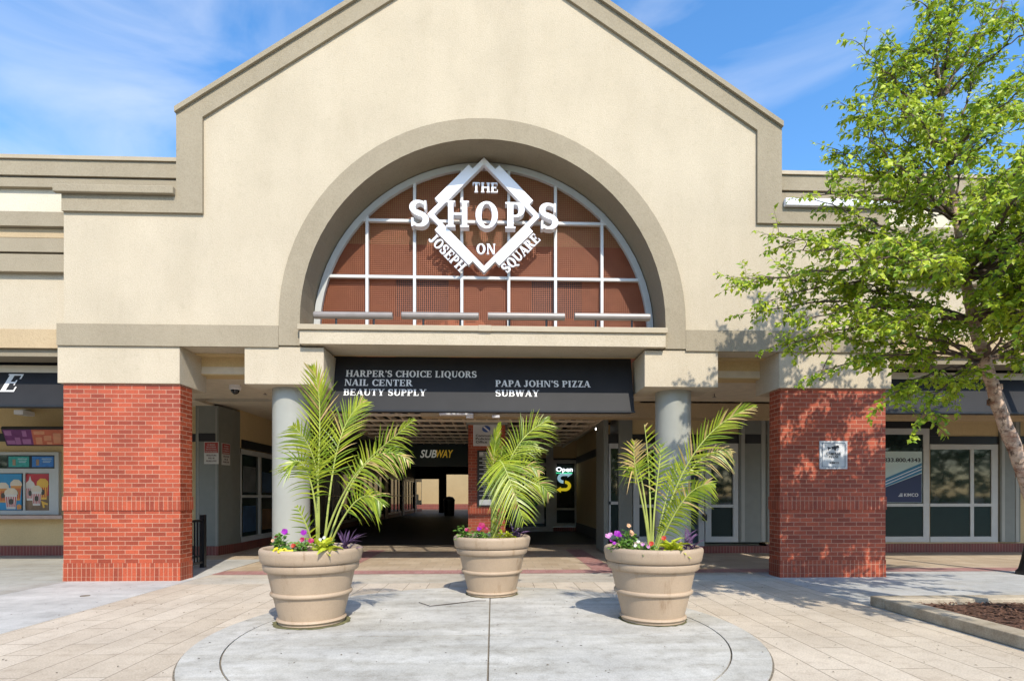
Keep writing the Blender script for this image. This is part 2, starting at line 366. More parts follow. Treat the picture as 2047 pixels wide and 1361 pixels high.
def pavers():
    m, nt, b = nodes('plank_pavers')
    tc = nt.nodes.new('ShaderNodeTexCoord'); mp = nt.nodes.new('ShaderNodeMapping'); mp.inputs['Rotation'].default_value = (0, 0, R(90))
    nt.links.new(tc.outputs['Object'], mp.inputs[0]); t = nt.nodes.new('ShaderNodeTexBrick')
    wob = noise(nt, 1.5, 3); wm = nt.nodes.new('ShaderNodeVectorMath'); wm.operation = 'SCALE'; wm.inputs['Scale'].default_value = .03
    nt.links.new(wob.outputs['Color'], wm.inputs[0]); ad = nt.nodes.new('ShaderNodeVectorMath'); nt.links.new(mp.outputs[0], ad.inputs[0]); nt.links.new(wm.outputs[0], ad.inputs[1])
    nt.links.new(ad.outputs[0], t.inputs[0]); t.offset = .37; t.inputs['Scale'].default_value = 1; t.inputs['Brick Width'].default_value = .92; t.inputs['Row Height'].default_value = .305
    t.inputs['Mortar Size'].default_value = .006; t.inputs['Mortar Smooth'].default_value = .5
    t.inputs['Color1'].default_value = (.50, .415, .31, 1); t.inputs['Color2'].default_value = (.58, .495, .385, 1); t.inputs['Mortar'].default_value = (.27, .22, .16, 1)
    n1 = noise(nt, 1.1, 6, .65); n2 = noise(nt, 70, 3, .7); n3 = noise(nt, 7, 5, .7)
    r1 = ramp(nt, n1.outputs[0], .3, (.84, .83, .82), .66, (1.07, 1.07, 1.07)); r2 = ramp(nt, n2.outputs[0], .28, (.72, .71, .7), .6, (1.05, 1.05, 1.05)); r3 = ramp(nt, n3.outputs[0], .28, (.82, .8, .78), .5, (1, 1, 1))
    o = t.outputs[0]
    for r in (r1, r2, r3): o = mixc(nt, o, r.outputs[0], mode='MULTIPLY', f=1)
    nt.links.new(o, b.inputs['Base Color']); b.inputs['Roughness'].default_value = .85
    inv = nt.nodes.new('ShaderNodeMath'); inv.operation = 'SUBTRACT'; inv.inputs[0].default_value = 1; nt.links.new(t.outputs['Fac'], inv.inputs[1]); bump(nt, b, inv.outputs[0], .5, .005); return m
def tiles(name, c1, c2, mortar, bw, rh, ms):
    return brick(name, c1, c2, mortar, bw, rh, ms, .5, .6)
CONC_G = concrete('grey_concrete', (.40, .385, .34)); CONC_W = concrete('white_concrete', (.51, .495, .46), .3, (.88, .88, .87)); SLABM = concrete('slab_concrete', (.535, .51, .455), .75, (.80, .785, .75))
PAV = pavers()
TANT = tiles('tan_tile', (.42, .325, .22), (.52, .42, .30), (.30, .25, .19), .31, .31, .008)
REDT = tiles('red_tile', (.34, .17, .15), (.42, .22, .195), (.40, .29, .25), .105, .21, .008)
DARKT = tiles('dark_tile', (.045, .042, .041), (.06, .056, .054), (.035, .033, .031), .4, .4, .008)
BG = rect(-600, 600, -600, 900)
tag(MB().add([(-900, -900, -.03), (900, -900, -.03), (900, 900, -.03), (-900, 900, -.03)], [(0, 1, 2, 3)]).build('ground', concrete('asphalt', (.055, .055, .056))), kind='structure')
sheet('plaza_paving', [rect(-4.62, 4.42, -1.5, 8.22)], 0, PAV)
sheet('concrete_strip', [rect(-4.62, 4.42, 8.2205, 9.17)], 0, concrete('tan_concrete', (.52, .46, .37)))
sheet('concrete_walk', [rect(-6.43, -4.625, -1.5, 11.4)], .0, CONC_W)
sheet('concrete_walk', [rect(4.425, 14, -1.5, 9.17)], .0, concrete('right_concrete', (.48, .47, .44)))
sheet('concrete_pavement', [rect(-30, -6.435, -1.5, 12.3)], .0, CONC_G)
sheet('tile_floor', [rect(-4.62, 14, 9.175, 9.62), rect(-2.95, -2.55, 9.62, 13.2), rect(1.75, 2.15, 9.62, 13.2)], .002, REDT)
sheet('tile_floor', [rect(-4.62, 14, 9.175, 11.4), rect(-6.2, 14, 11.4, 14.6)], -.003, TANT)
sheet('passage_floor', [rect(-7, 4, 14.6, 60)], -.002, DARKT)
CX, CY, R1, R2 = -.1, 5.25, 2.5, 2.2
circ = lambda r, n=96: [(CX + r * math.cos(2 * math.pi * i / n), CY + r * math.sin(2 * math.pi * i / n)) for i in range(n)]
JW = .014
rg = [[(CX + (R1 if k in (0, 1) else R2 + JW) * math.cos(2 * math.pi * (i + (k in (1, 2))) / 96), CY + (R1 if k in (0, 1) else R2 + JW) * math.sin(2 * math.pi * (i + (k in (1, 2))) / 96)) for k in range(4)] for i in range(96)]
SLZ = .018
def slabpiece(x0, x1, y0, y1):
    """clip the inner disc to a rectangle"""
    p = circ(R2)
    for ax, lim, sg in ((0, x0, 1), (0, x1, -1), (1, y0, 1), (1, y1, -1)):
        o = []
        for i in range(len(p)):
            a, b = p[i], p[(i + 1) % len(p)]; da, db = sg * (a[ax] - lim), sg * (b[ax] - lim)
            if da >= 0: o.append(a)
            if da * db < 0: t = da / (da - db); o.append((a[0] + t * (b[0] - a[0]), a[1] + t * (b[1] - a[1])))
        p = o
    return p
sl_m = MB()
for p in (slabpiece(-9, -.041, -9, 5.043), slabpiece(-.027, 9, -9, 5.043), slabpiece(-9, -.041, 5.06, 99), slabpiece(-.027, 9, 5.06, 99)):
    sl_m.prism(p, lambda u, v, w: Vector((u, v, SLZ - w)), .05)
sl_m.flat(rg, lambda u, v, w: Vector((u, v, SLZ - w)), .05)
tag(sl_m.build('concrete_slab', SLABM), kind='structure')
JOINT = plain('joint_soil', (.17, .14, .10), .95, var=.4, vs=30)
jm = MB(); jm.add([(CX + (R1 + .014) * math.cos(2 * math.pi * i / 96), CY + (R1 + .014) * math.sin(2 * math.pi * i / 96), .004) for i in range(96)], [tuple(range(96))])
tag(jm.build('slab_joint', JOINT), kind='structure')

# ------------------------------------------------------------------ entrance building
YF, XC = 8.55, -.122
B = thing('entrance_building', (XC, YF, 0), 'cream stucco gabled entrance building with big arched window and open passage below', 'building')
EV, INV = 4.67, 4.28
Z0, ZS, ZE, SLP = 3.57, 5.93, 7.10, .658
ZP = ZE + SLP * EV
AZ, RI, RO = 3.98, 2.82, 3.14
def arch(r, n=40, zb=None, x=XC):
    p = [(x + r * math.cos(math.pi * i / n), AZ + r * math.sin(math.pi * i / n)) for i in range(n + 1)]
    return p if zb is None else [(x + r, zb)] + p + [(x - r, zb)]
m = MB()
m.flat([rect(-6.48, 6.26, Z0, ZS - .02), [(XC - EV + .05, ZS - .1), (XC + EV - .05, ZS - .1), (XC + EV - .05, ZE - .1), (XC, ZP - .12), (XC - EV + .05, ZE - .1)]],
       XZ(YF), .40, [arch(RI, 40, Z0 - .01)])
m.build('gable_wall', CREAM, B)
m = MB(); T = .045                                                    # trim plates proud of the wall
def trimside(s):
    X = lambda a: XC + s * a
    so_ = 6.36 if s < 0 else 6.40
    ki = ZE - .02 - (EV - INV) * .0
    zi = lambda a: ZE - .02 + SLP * (EV - a) - .30
    polys = [[(X(EV), 5.58), (X(INV), 5.58), (X(INV), zi(INV)), (X(EV), ZE - .02)],
             [(X(EV), ZE - .02), (X(INV), zi(INV)), (X(0), zi(0)), (X(0), ZP - .02)],
             [(X(so_), 5.58), (X(EV - .01), 5.58), (X(EV - .01), ZS), (X(so_), ZS)]]
    return polys
for s in (-1, 1): m.flat(trimside(s), XZ(YF - T), T + .42 if False else T - .001)
m.build('gable_trim', TAUPE, B)
m = MB()
for s in (-1, 1):
    X = lambda a: XC + s * a
    m.prism([(X(EV + .006), ZE - .022), (X(0), ZP - .02), (X(0), ZP + .06), (X(EV + .006), ZE + .058)], XZ(YF - .09), .56)
m.build('gable_coping', TAUPE, B)
for s, (xa, xb) in ((-1, (-6.56, -4.80)), (1, (4.57, 6.45))):
    g = MB(); g.box(xa, xb, YF - .12, YF - T - .001, 5.83, 5.945)
    g.build('gutter', TAUPE if s < 0 else WHITE, B, bevel=.012)
m = MB(); m.flat([ [(XC + r * math.cos(a), AZ + r * math.sin(a)) for r, a in ((RO, a0), (RO, a1), (RI, a1), (RI, a0))] for a0, a1 in ((math.pi * i / 40, math.pi * (i + 1) / 40) for i in range(40))] +
       [rect(XC - RO, XC - RI, Z0 + .02, AZ + .001), rect(XC + RI, XC + RO, Z0 + .02, AZ + .001)], XZ(YF - T), T - .001)
m.build('arch_surround', TAUPE, B)
m = MB()                                                              # reveal of the arch, darker taupe than the surround
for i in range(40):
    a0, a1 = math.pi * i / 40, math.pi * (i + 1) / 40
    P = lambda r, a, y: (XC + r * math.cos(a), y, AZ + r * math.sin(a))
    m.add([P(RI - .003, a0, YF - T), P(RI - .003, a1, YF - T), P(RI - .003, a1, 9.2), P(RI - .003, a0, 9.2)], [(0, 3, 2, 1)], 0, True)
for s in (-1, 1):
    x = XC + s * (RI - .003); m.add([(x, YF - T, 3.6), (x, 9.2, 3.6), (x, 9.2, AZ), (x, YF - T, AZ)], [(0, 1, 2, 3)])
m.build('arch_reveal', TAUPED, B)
BXS('lower_band', TAUPE, B, (-6.55, XC - RO - .002, YF - .05, YF - .001, Z0 - .012, 3.885), (XC + RO + .002, 6.36, YF - .05, YF - .001, Z0 - .012, 3.885))
BX('fascia_beam', CREAM, B, -2.92, 2.675, YF - .12, 9.10, 3.595, 3.80)
BX('soffit_lip', OCHRE, B, -2.9, 2.65, 9.102, 9.20, 3.602, 3.63)
BX('fascia_coping', COPING, B, (-2.945, 2.70, YF - .155, 9.05, 3.803, 3.885), (-.22, -.02, YF - .162, YF - .1, 3.80, 3.892), bevel=.006)
# piers with capitals
CAPS = [(-3.785, -2.59), (2.375, 3.54)]
for xa, xb, ca, cb in ((-6.5, -4.765, -6.56, -4.755), (4.55, 6.265, 4.52, 6.335)):
    p = BX('brick_pier', BRICK, B, xa, xb, YF + .02, 8.9, .272, 3.0)
    BX('capital', CREAM, p, ca, cb, YF - .02, 9.32, 2.995, Z0 - .002, bevel=.008)
    BX('soldier_course', SOLD, p, (xa - .012, xb + .012, YF + .005, 8.915, 1.075, 1.283), (xa - .004, xb + .004, YF + .012, 8.908, .07, .2735))
    BX('rowlock_course', brick('rowlock_brick', (.26, .042, .015), (.455, .083, .030), (.47, .24, .15), .0677, .0677, .009, 0.0) if 'rowlock_brick' not in MATS else MATS['rowlock_brick'], p, xa - .006, xb + .006, YF + .01, 8.91, 0, .068)
for i, (ca, cb) in enumerate(CAPS):
    xm = at(581.5 if i == 0 else 1346, 900, 8.98)[0]
    c = MB().lathe([(.285, 0), (.285, 3.03)], (xm, 9.0, 0), 48).build('round_column', GREYP, B)
    BX('capital', CREAM, c, ca, cb, YF - .02, 9.35, 2.998, Z0 - .002, bevel=.008)
# soffits, ceilings, beams
BXS('soffit', OCHRE, B, (-6.5, -2.95, 8.96, 9.16, 3.555, 3.7), (2.7, 6.3, 8.96, 9.16, 3.555, 3.7))
CEILM = plain('ceiling_plaster', (.60, .52, .39), .8)
CEIL = BXS('arcade_ceiling', CEILM, B, (-14, -3.05, 9.16, 11.5, 3.286, 3.40), (2.85, 14, 9.16, 11.5, 3.286, 3.40), (-14, -6.1, 11.5, 12.3, 3.25, 3.4), (3.1, 14, 11.5, 12.3, 3.25, 3.4), (-6.1, -3.6, 11.92, 20, 3.30, 3.4), (2.45, 3.1, 11.92, 20, 3.30, 3.4))
BXS('drop_beam', OCHRE, B, (-5.2, -3.06, 9.161, 9.5, 3.27, 3.9), (2.86, 5.0, 9.161, 9.5, 3.27, 3.9))
BX('cross_beam', TANB, B, -1.5, 14, 11.5, 11.9, 2.945, 3.55)
# enclosure behind the arched window
RED_IN = stucco('interior_terracotta', (.50, .30, .16), .15)
BXS('atrium_wall', OCHRE, B, (-3.45, -3.3, 9.16, 12.5, 3.41, 8.6), (3.1, 3.25, 9.16, 12.5, 3.41, 8.6))
BX('atrium_back_wall', OCHRE, B, -3.3, 3.1, 12.5, 12.7, 3.42, 10)
TERRA = plain('terracotta_wall', (.42, .125, .06), .8, var=.15, vs=3)
BX('atrium_inner_wall', TERRA, B, -3.29, 3.09, 10.6, 10.75, 3.78, 6.1)
BX('atrium_upper_wall', OCHRE, B, -3.29, 3.09, 10.6, 10.75, 6.101, 10)
for xa_, xb_ in ((-1.85, -.85), (.75, 1.72)):
    for za_, zb_ in ((3.95, 4.5), (4.72, 5.42)): BX('atrium_opening', BLACKP, B, xa_, xb_, 10.57, 10.599, za_, zb_)
m = MB()
for s in (-1, 1):
    X = lambda a: XC + s * a
    m.prism([(X(EV - .05), ZE - .22), (X(0), ZP - .22), (X(0), ZP - .12), (X(EV - .05), ZE - .12)], XZ(YF + .4), 3.9)
m.build('gable_roof', TAUPED, B)
BXS('flat_roof', TAUPED, B, (-30, -3.5, 8.98, 12.72, 4.0, 4.1), (3.3, 30, 8.98, 12.72, 4.0, 4.1), (-30, 30, 12.72, 45, 3.75, 3.9))

# ---- arched window: frame, mullions, perforated screen
YW = 9.08
win = MB(); RW = RI - .02
win.flat([[(XC + r * math.cos(a), AZ + r * math.sin(a)) for r, a in ((RW, a0), (RW, a1), (RW - .10, a1), (RW - .10, a0))] for a0, a1 in ((math.pi * i / 40, math.pi * (i + 1) / 40) for i in range(40))] +
         [rect(XC - RW, XC - RW + .1, 3.7, AZ), rect(XC + RW - .1, XC + RW, 3.7, AZ)], XZ(YW), .07)
win = win.build('arched_window', FRAME, B)
WFR = plain('mullion_white', (.58, .57, .54), .35, var=.03)
mu = MB(); PX = .775
for k in range(-3, 4):
    if k == 0: continue
    x = XC + (k - .5 * (1 if k > 0 else -1)) * PX
    zt = AZ + math.sqrt(max(0, (RW - .05) ** 2 - (x - XC) ** 2)); mu.box(x - .023, x + .023, YW + .004, YW + .075, 3.7, zt)
for z in (at(965, 551, 9.0)[1], at(965, 438, 9.0)[1]):
    xw = math.sqrt((RW - .05) ** 2 - (z - AZ) ** 2); mu.box(XC - xw, XC + xw, YW + .010, YW + .07, z - .023, z + .023)
mu.build('mullion', WFR, win)
sc_ = MB(); pit, bw = .032, .0029
n = int(RW / pit) + 1
for k in range(-n, n + 1):
    x = XC + k * pit; q = (RW - .06) ** 2 - (x - XC) ** 2
    if q > 0: sc_.box(x - bw, x + bw, YW + .10, YW + .1016, 3.7, AZ + math.sqrt(q))
z = 3.72
while z < AZ + RW - .06:
    xw = RW - .06 if z < AZ else math.sqrt(max(0, (RW - .06) ** 2 - (z - AZ) ** 2)); sc_.box(XC - xw, XC + xw, YW + .1018, YW + .1034, z - bw, z + bw); z += pit
sc_.build('perforated_screen', MESHM, win)

# ---- passage: walls, storefronts, pilasters
YB = 12.3
SG = thing('passage_shopfronts', (-1.5, YB, 0), 'ochre walled shop passage with glazed storefronts under the lattice ceiling', 'shopfront')
zst0, zst1 = at(420, 883, YB)[1], at(420, 867, YB)[1]
XL = at(466, 1100, YB + .45)[0]; XP0 = at(396, 1100, YB)[0]; XP1 = at(441, 1100, YB)[0]
def wall(name, mat, *b, parent=SG): return BX(name, mat, parent, *b)
wall('back_wall', OCHRE, (-7.6, XP0, YB, YB + .3, .2, 3.5))
wall('black_stripe', BLACKP, (-7.6, XP0 - .01, YB - .012, YB - .001, zst0, zst1))
m = MB(); m.prism([(XP0, YB - .1), (XP1, YB - .1), (XL, YB + .42), (XL, YB + .8), (XP0, YB + .8)], lambda u, v, w: Vector((u, v, .2 + w)), 3.05)
pil = m.build('corner_pilaster', GREYD, SG)
m = MB(); m.prism([(XP0 - .02, YB - .125), (XP1 + .01, YB - .125), (XL + .025, YB + .41), (XL + .025, YB + .9), (XP0 - .02, YB + .9)], lambda u, v, w: Vector((u, v, w)), .2)
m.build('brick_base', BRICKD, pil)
m = MB(); m.box(XP0 + .07, XP1 - .06, YB - .112, YB - .101, zst0, zst1); m.build('black_stripe', BLACKP, pil)
m = MB()
for xx in (XP0 + .045, XP1 - .055): m.box(xx, xx + .02, YB - .108, YB - .101, .2, 3.2)
m.build('panel_edge', GREYP, pil)
# left passage wall with windows, running away from the camera
wall('side_wall', OCHRE, (XL - .3, XL, YB + .8, 46, 2.42, 3.4))
wall('black_stripe', BLACKP, (XL + .001, XL + .015, YB + .85, 46, 2.42, 2.62))
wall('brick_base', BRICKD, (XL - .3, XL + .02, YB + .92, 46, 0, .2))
def side_window(y0, y1, n, name='side_window', x=None, z0=.2, z1=2.4, zm=1.28):
    x = XL if x is None else x
    f = MB()
    for z in (z0, zm - .03, z1 - .12): f.box(x - .08, x, y0, y1, z, z + (.12 if z != zm - .03 else .06))
    for k in range(n + 1):
        y = y0 + (y1 - y0) * k / n; f.box(x - .082, x - .003, max(y0, y - .05), min(y1, y + .05), z0 + .003, z1 - .003)
    w = f.build(name, FRAME, SG)
    g = MB(); g.box(x - .06, x - .045, y0, y1, z0, z1); g.build('pane', GLASS, w); return w
DECO = [plain('display_' + n_, c, .5, var=.4, vs=3) for n_, c in (('blue', (.03, .07, .13)), ('brown', (.14, .07, .03)), ('grey', (.10, .11, .11)))]
def side_decals(w, y0, y1, n):
    for k in range(n):
        a = y0 + (y1 - y0) * (k + .18) / n; b = y0 + (y1 - y0) * (k + .82) / n
        for j, (za, zb) in enumerate(((.42, 1.05), (1.38, 2.1))):
            m = MB(); m.box(XL - .0445, XL - .040, a, b, za, zb - .1 * ((k + j) % 3)); m.build('display_card', DECO[(k + 2 * j) % 3], w)
w_ = side_window(YB + .85, 18.6, 5); side_decals(w_, YB + .85, 18.6, 5)
for y0 in (19.4, 25.2, 31, 36.8):
    side_window(y0, y0 + 5.0, 4)
for y0 in (18.6, 24.4, 30.2, 36.0, 41.8):
    wall('side_pilaster', GREYD, (XL - .3, XL + .06, y0, y0 + .8, .0, 3.3))
# right part: pilaster, shopfront at YB, wall running back, sandwich-shop front at Y=20
XR = 3.05; YS = 20.0
wall('side_wall', OCHRE, (XR, XR + .3, YB + .9, YS, .32, 3.4))
wall('wall_base', plain('base_grey', (.10, .095, .085), .6), (XR - .015, XR + .3, YB + .9, YS, 0, .32))
wall('black_stripe', BLACKP, (XR - .014, XR - .001, YB + .9, YS, 2.45, 2.68))
def pxbox(mb, x0, y0, x1, y1, Y, d, t=.0):
    a, zb = at(x0, (y0 + y1) / 2, Y); b, _ = at(x1, (y0 + y1) / 2, Y); xm = (x0 + x1) / 2
    mb.box(a, b, Y - t, Y + d, at(xm, y1, Y)[1], at(xm, y0, Y)[1]); return mb
def pxpart(name, mat, parent, Y, d, *rects, t=0, bevel=0):
    m = MB()
    for r in rects: pxbox(m, *r, Y, d, t)
    return m.build(name, mat, parent, bevel=bevel)
wall('back_wall', OCHRE, (XR + .02, 6.2, YB, YB + .3, 2.55, 3.4))
p_ = pxpart('corner_pilaster', GREYD, SG, YB - .06, .9, (1207, 832, 1216, 1103), (1237, 832, 1264, 1103))
fr = pxpart('corner_window', FRAME, SG, YB - .02, .08, (1217, 886, 1236, 896), (1217, 1002, 1236, 1008), (1217, 1068, 1236, 1078), (1217, 896, 1221, 1068))
pxpart('pane', GLASS, fr, YB + .02, .02, (1220, 896, 1237, 1002)); pxpart('lower_panel', DGREEN, fr, YB + .022, .02, (1220, 1008, 1237, 1068))
wall('brick_base', BRICKD, (XR - .02, 6.2, YB - .05, YB + .3, 0, .16))
pxpart('black_stripe', BLACKP, SG, YB - .012, .011, (1207, 868, 1237, 886), (1264, 868, 1540, 886))
fr = pxpart('shop_window', FRAME, SG, YB - .03, .1, (1266, 886, 1310, 897), (1266, 897, 1278, 1075), (1278, 1008, 1310, 1014), (1266, 1072, 1310, 1083), (1310, 886, 1316, 1083))
pxpart('pane', GLASS, fr, YB + .02, .02, (1278, 897, 1310, 1008)); pxpart('lower_panel', DGREEN, fr, YB + .022, .02, (1278, 1014, 1310, 1072))
fr = pxpart('shop_door', FRAME, SG, YB - .03, .08, (1316, 886, 1408, 900), (1316, 908, 1324, 1100), (1397, 908, 1408, 1100), (1324, 908, 1397, 917), (1324, 1086, 1397, 1100))
pxpart('transom', GLASS, fr, YB + .02, .02, (1318, 900, 1408, 908)); pxpart('pane', GLASSB, fr, YB + .02, .02, (1324, 917, 1397, 1086))
pxpart('lock_box', BLACKP, fr, YB - .12, .07, (1406, 1027, 1414, 1040), bevel=.01)
fr = pxpart('shop_window', FRAME, SG, YB - .03, .1, (1410, 886, 1476, 897), (1410, 897, 1422, 1083), (1466, 897, 1476, 1083), (1422, 1008, 1466, 1014), (1422, 1072, 1466, 1083))
pxpart('pane', GLASS, fr, YB + .02, .02, (1422, 897, 1466, 1008)); pxpart('lower_panel', DGREEN, fr, YB + .022, .02, (1422, 1014, 1466, 1072))
pl = pxpart('flat_pilaster', GREYD, SG, YB - .04, .3, (1478, 828, 1532, 1083)); pxpart('panel_edge', GREYP, pl, YB - .05, .008, (1482, 832, 1489, 1082), (1522, 832, 1529, 1082)); pxpart('black_stripe', BLACKP, pl, YB - .053, .011, (1490, 868, 1521, 886))
pxpart('flat_pilaster', GREYD, SG, YB - .04, .3, (1534, 828, 1560, 1083))
# brick pillar in the middle of the passage
YPL = 13.2
xa, xb = at(936, 1000, YPL)[0], at(1010, 1000, YPL)[0]
pp = BX('brick_pillar', BRICK, SG, xa, xb, YPL, YPL + .9, 0, 2.99)
BX('pillar_cap', GREYP, pp, xa - .05, xb + .06, YPL - .05, YPL + .95, 2.99, 3.3)
BX('soldier_course', SOLD, pp, xa - .006, xb + .006, YPL - .008, YPL + .5, .86, 1.07)
# lattice ceiling
lt = MB()
x = -3.5
while x <= 2.42: lt.box(x - .018, x + .018, 11.95, 19.4, 3.08, 3.19); x += .28
lt2 = 12.1
while lt2 < 19.4: lt.box(-3.53, 2.43, lt2 - .02, lt2 + .02, 3.03, 3.078); lt2 += .9
lt.box(-3.6, -3.54, 11.92, 19.45, 3.0, 3.30); lt.box(2.44, 2.5, 11.92, 19.45, 3.0, 3.30)
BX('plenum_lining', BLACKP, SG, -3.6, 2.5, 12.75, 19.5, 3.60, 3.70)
lt.build('lattice_ceiling', LATT, SG)
# sandwich shop front across the end of the right bay
wall('sandwich_shop_wall', OCHRE, (.45, XR, YS, YS + .3, 2.62, 3.6))
wall('black_stripe', BLACKP, (.45, XR, YS - .012, YS - .001, 2.42, 2.66))
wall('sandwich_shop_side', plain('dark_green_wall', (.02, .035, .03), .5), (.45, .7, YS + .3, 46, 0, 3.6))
fr = pxpart('sandwich_shop_door', FRAME, SG, YS - .03, .1, (1034, 890, 1044, 1062), (1092, 890, 1106, 1062), (1044, 925, 1092, 932), (1044, 890, 1092, 896), (1044, 1052, 1092, 1062))
pxpart('pane', GLASS, fr, YS + .02, .02, (1044, 932, 1092, 1052)); pxpart('transom', GLASS, fr, YS + .022, .02, (1044, 896, 1092, 925))
POST = plain('poster_white', (.45, .47, .47), .4)
pxpart('door_poster', POST, fr, YS - .002, .01, (1049, 1000, 1088, 1046)); pxpart('poster_picture', plain('poster_brown', (.30, .17, .06), .5, var=.5, vs=8), fr, YS - .008, .004, (1053, 1014, 1070, 1034))
pxpart('poster_band', plain('poster_green', (.02, .25, .14), .5), fr, YS - .008, .004, (1053, 1003, 1075, 1010))
fr = pxpart('sandwich_shop_window', FRAME, SG, YS - .03, .1, (1106, 919, 1113, 1052), (1149, 919, 1156, 1052), (1113, 919, 1149, 926), (1113, 1015, 1149, 1019), (1113, 1045, 1149, 1052))
pxpart('pane', GLASS, fr, YS + .02, .02, (1113, 926, 1149, 1015)); pxpart('lower_panel', DGREEN, fr, YS + .022, .02, (1113, 1019, 1149, 1045))
wall('brick_base', BRICKD, (.45, XR, YS + .005, YS + .3, 0, .14))
wall('end_panel', BLACKP, (at(1156, 1000, YS)[0], XR, YS - .02, YS + .2, .0, 2.42))
# far end of the passage
YE = 42.0
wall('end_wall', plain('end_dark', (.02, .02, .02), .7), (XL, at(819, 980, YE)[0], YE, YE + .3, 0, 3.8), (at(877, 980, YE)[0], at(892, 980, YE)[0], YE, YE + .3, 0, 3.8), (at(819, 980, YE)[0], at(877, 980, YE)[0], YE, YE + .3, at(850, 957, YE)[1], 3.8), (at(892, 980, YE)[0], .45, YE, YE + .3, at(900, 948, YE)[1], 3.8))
wall('court_wall', stucco('court_ochre', (.40, .29, .15), .1), (-9, 3, 52, 52.3, .5, 5), (-7.4, -6.2, 48, 48.4, .5, 5))  # ochre darkened in the colour itself, to dim this fully sunlit wall
wall('court_base', BRICKD, (-9, 3, 51.95, 52.3, 0, .5))

# hanging shop sign
YH = 19.2
sg = thing('hanging_shop_sign', at3(875, 905, YH), 'dark green hanging sign reading SUBWAY in white and yellow letters', 'sign')
pxpart('sign_panel', plain('sign_green', (.006, .022, .018), .35), sg, YH, .12, (800, 884, 935, 932))
m = MB(); xx, zz = at(840, 914, YH); x2, z2 = at(866, 899, YH); sans(m, 'SUB', lambda u, v, w: Vector((xx + u, YH - .002 - w, zz + v)), z2 - zz, .02, x2 - xx + .12, shear=.25, bold=.02)
m.build('white_lettering', plain('sign_white', (.8, .8, .75), .4, emit=(.8, .8, .7), es=.16), sg)
m = MB(); xx2 = at(872, 914, YH)[0]; sans(m, 'WAY', lambda u, v, w: Vector((xx2 + u, YH - .002 - w, zz + v)), z2 - zz, .02, at(906, 900, YH)[0] - xx2, shear=.25, bold=.02)
m.build('yellow_lettering', plain('sign_yellow', (.8, .5, .03), .4, emit=(.8, .5, .05), es=.16), sg)

# neon sign + arrow emblem in the window
t_ = thing('open_sign', at3(1128, 940, YS - .05), 'lit white OPEN window sign with a green underline', 'sign')
m = MB(); xx, zz = at(1112, 942, YS - .06); sans(m, 'Open', lambda u, v, w: Vector((xx + u, YS - .06 + w, zz + v)), .16, .02, .60, bold=.015); m.build('lettering', plain('neon_white', (.8, .8, .8), .4, emit=(.9, .95, 1), es=1.6), t_)
pxpart('underline', plain('neon_green', (.02, .4, .15), .4, emit=(.05, .8, .35), es=.9), t_, YS - .06, .02, (1112, 944, 1122, 946), (1125, 944, 1144, 946))
t_ = thing('arrow_emblem', at3(1128, 963, YS - .05), 'S shaped emblem of a pale blue and a yellow arrow on the window', 'emblem')
ex, ez = at(1128, 963, YS - .05); ES = at(1145, 963, YS - .05)[0] - ex
fe = lambda u, v, w: Vector((ex + u * ES, YS - .05 + w, ez + v * ES))
m = MB(); m.flat(ring(-.08, .45, .72, .62, .36, .36, 75, 268, 16) + [rect(-.1, .45, .72, 1.05)] + [[(.40, .55), (.95, .92), (.40, 1.25)]], fe, .02); m.build('upper_arrow', plain('emblem_blue', (.40, .62, .72), .4, emit=(.4, .65, .78), es=.55), t_)
m = MB(); m.flat(ring(.08, -.45, .72, .62, .36, .36, -105, 88, 16) + [rect(-.45, .1, -1.05, -.72)] + [[(-.40, -.55), (-.95, -.92), (-.40, -1.25)]], fe, .02); m.build('lower_arrow', plain('emblem_yellow', (.75, .60, .02), .4, emit=(.75, .58, .02), es=.55), t_)

# ------------------------------------------------------------------ shop wings
def wing(side, label):
    Yw = 8.74
    x0, x1 = (-16, -6.49) if side < 0 else (6.27, 17)
    b = thing('shop_wing', ((x0 + x1) / 2, Yw, 0), label, 'building')
    zz = lambda py: 1.3 + (990 - py) * .00771
    xi = -4.76 if side < 0 else 4.52
    BX('parapet_wall', CREAMW, b, min(x0, x1), max(x0, x1), Yw, Yw + .3, zz(436), zz(376))
    BX('upper_wall', CREAM, b, x0, x1, Yw, Yw + .3, zz(662), zz(545))
    pa = (min(x0, xi), max(x1, xi)) if side < 0 else (xi, x1)
    BXS('cornice', TAUPE, b, (pa[0], pa[1], Yw - .10, Yw + .2, zz(357), zz(327)), (pa[0], pa[1], Yw - .07, Yw + .21, zz(378), zz(359.5)))
    BX('parapet_coping', COPING, b, pa[0], pa[1], Yw - .13, Yw + .35, zz(326), zz(318.5))
    BXS('band_moulding', TAUPE, b, (x0, x1, Yw - .16, Yw + .2, zz(461), zz(433)), (x0, x1, Yw - .11, Yw + .2, zz(509), zz(482)), (x0, x1, Yw - .09, Yw + .21, zz(547), zz(512.5)))
    BX('band_recess', TANB, b, x0, x1, Yw - .09, Yw + .2, zz(480), zz(462))
    BX('lower_band', TANB, b, x0, x1, Yw - .06, Yw + .25, zz(697), zz(660))
    BX('soffit_return', TAUPED, b, x0, x1, Yw + .0, Yw + .4, zz(712), zz(698))
    BX('shop_wall', OCHRE, b, (x0, -7.61, YB, YB + .3, .22, 3.4) if side < 0 else (6.2, x1, YB, YB + .3, .14, 3.4))
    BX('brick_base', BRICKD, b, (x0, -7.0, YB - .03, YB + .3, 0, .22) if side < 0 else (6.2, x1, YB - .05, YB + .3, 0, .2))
    return b
LW = wing(-1, 'left cream and taupe shop wing with the walk-up ordering window')
RW_ = wing(1, 'right cream and taupe shop wing behind the birch tree')
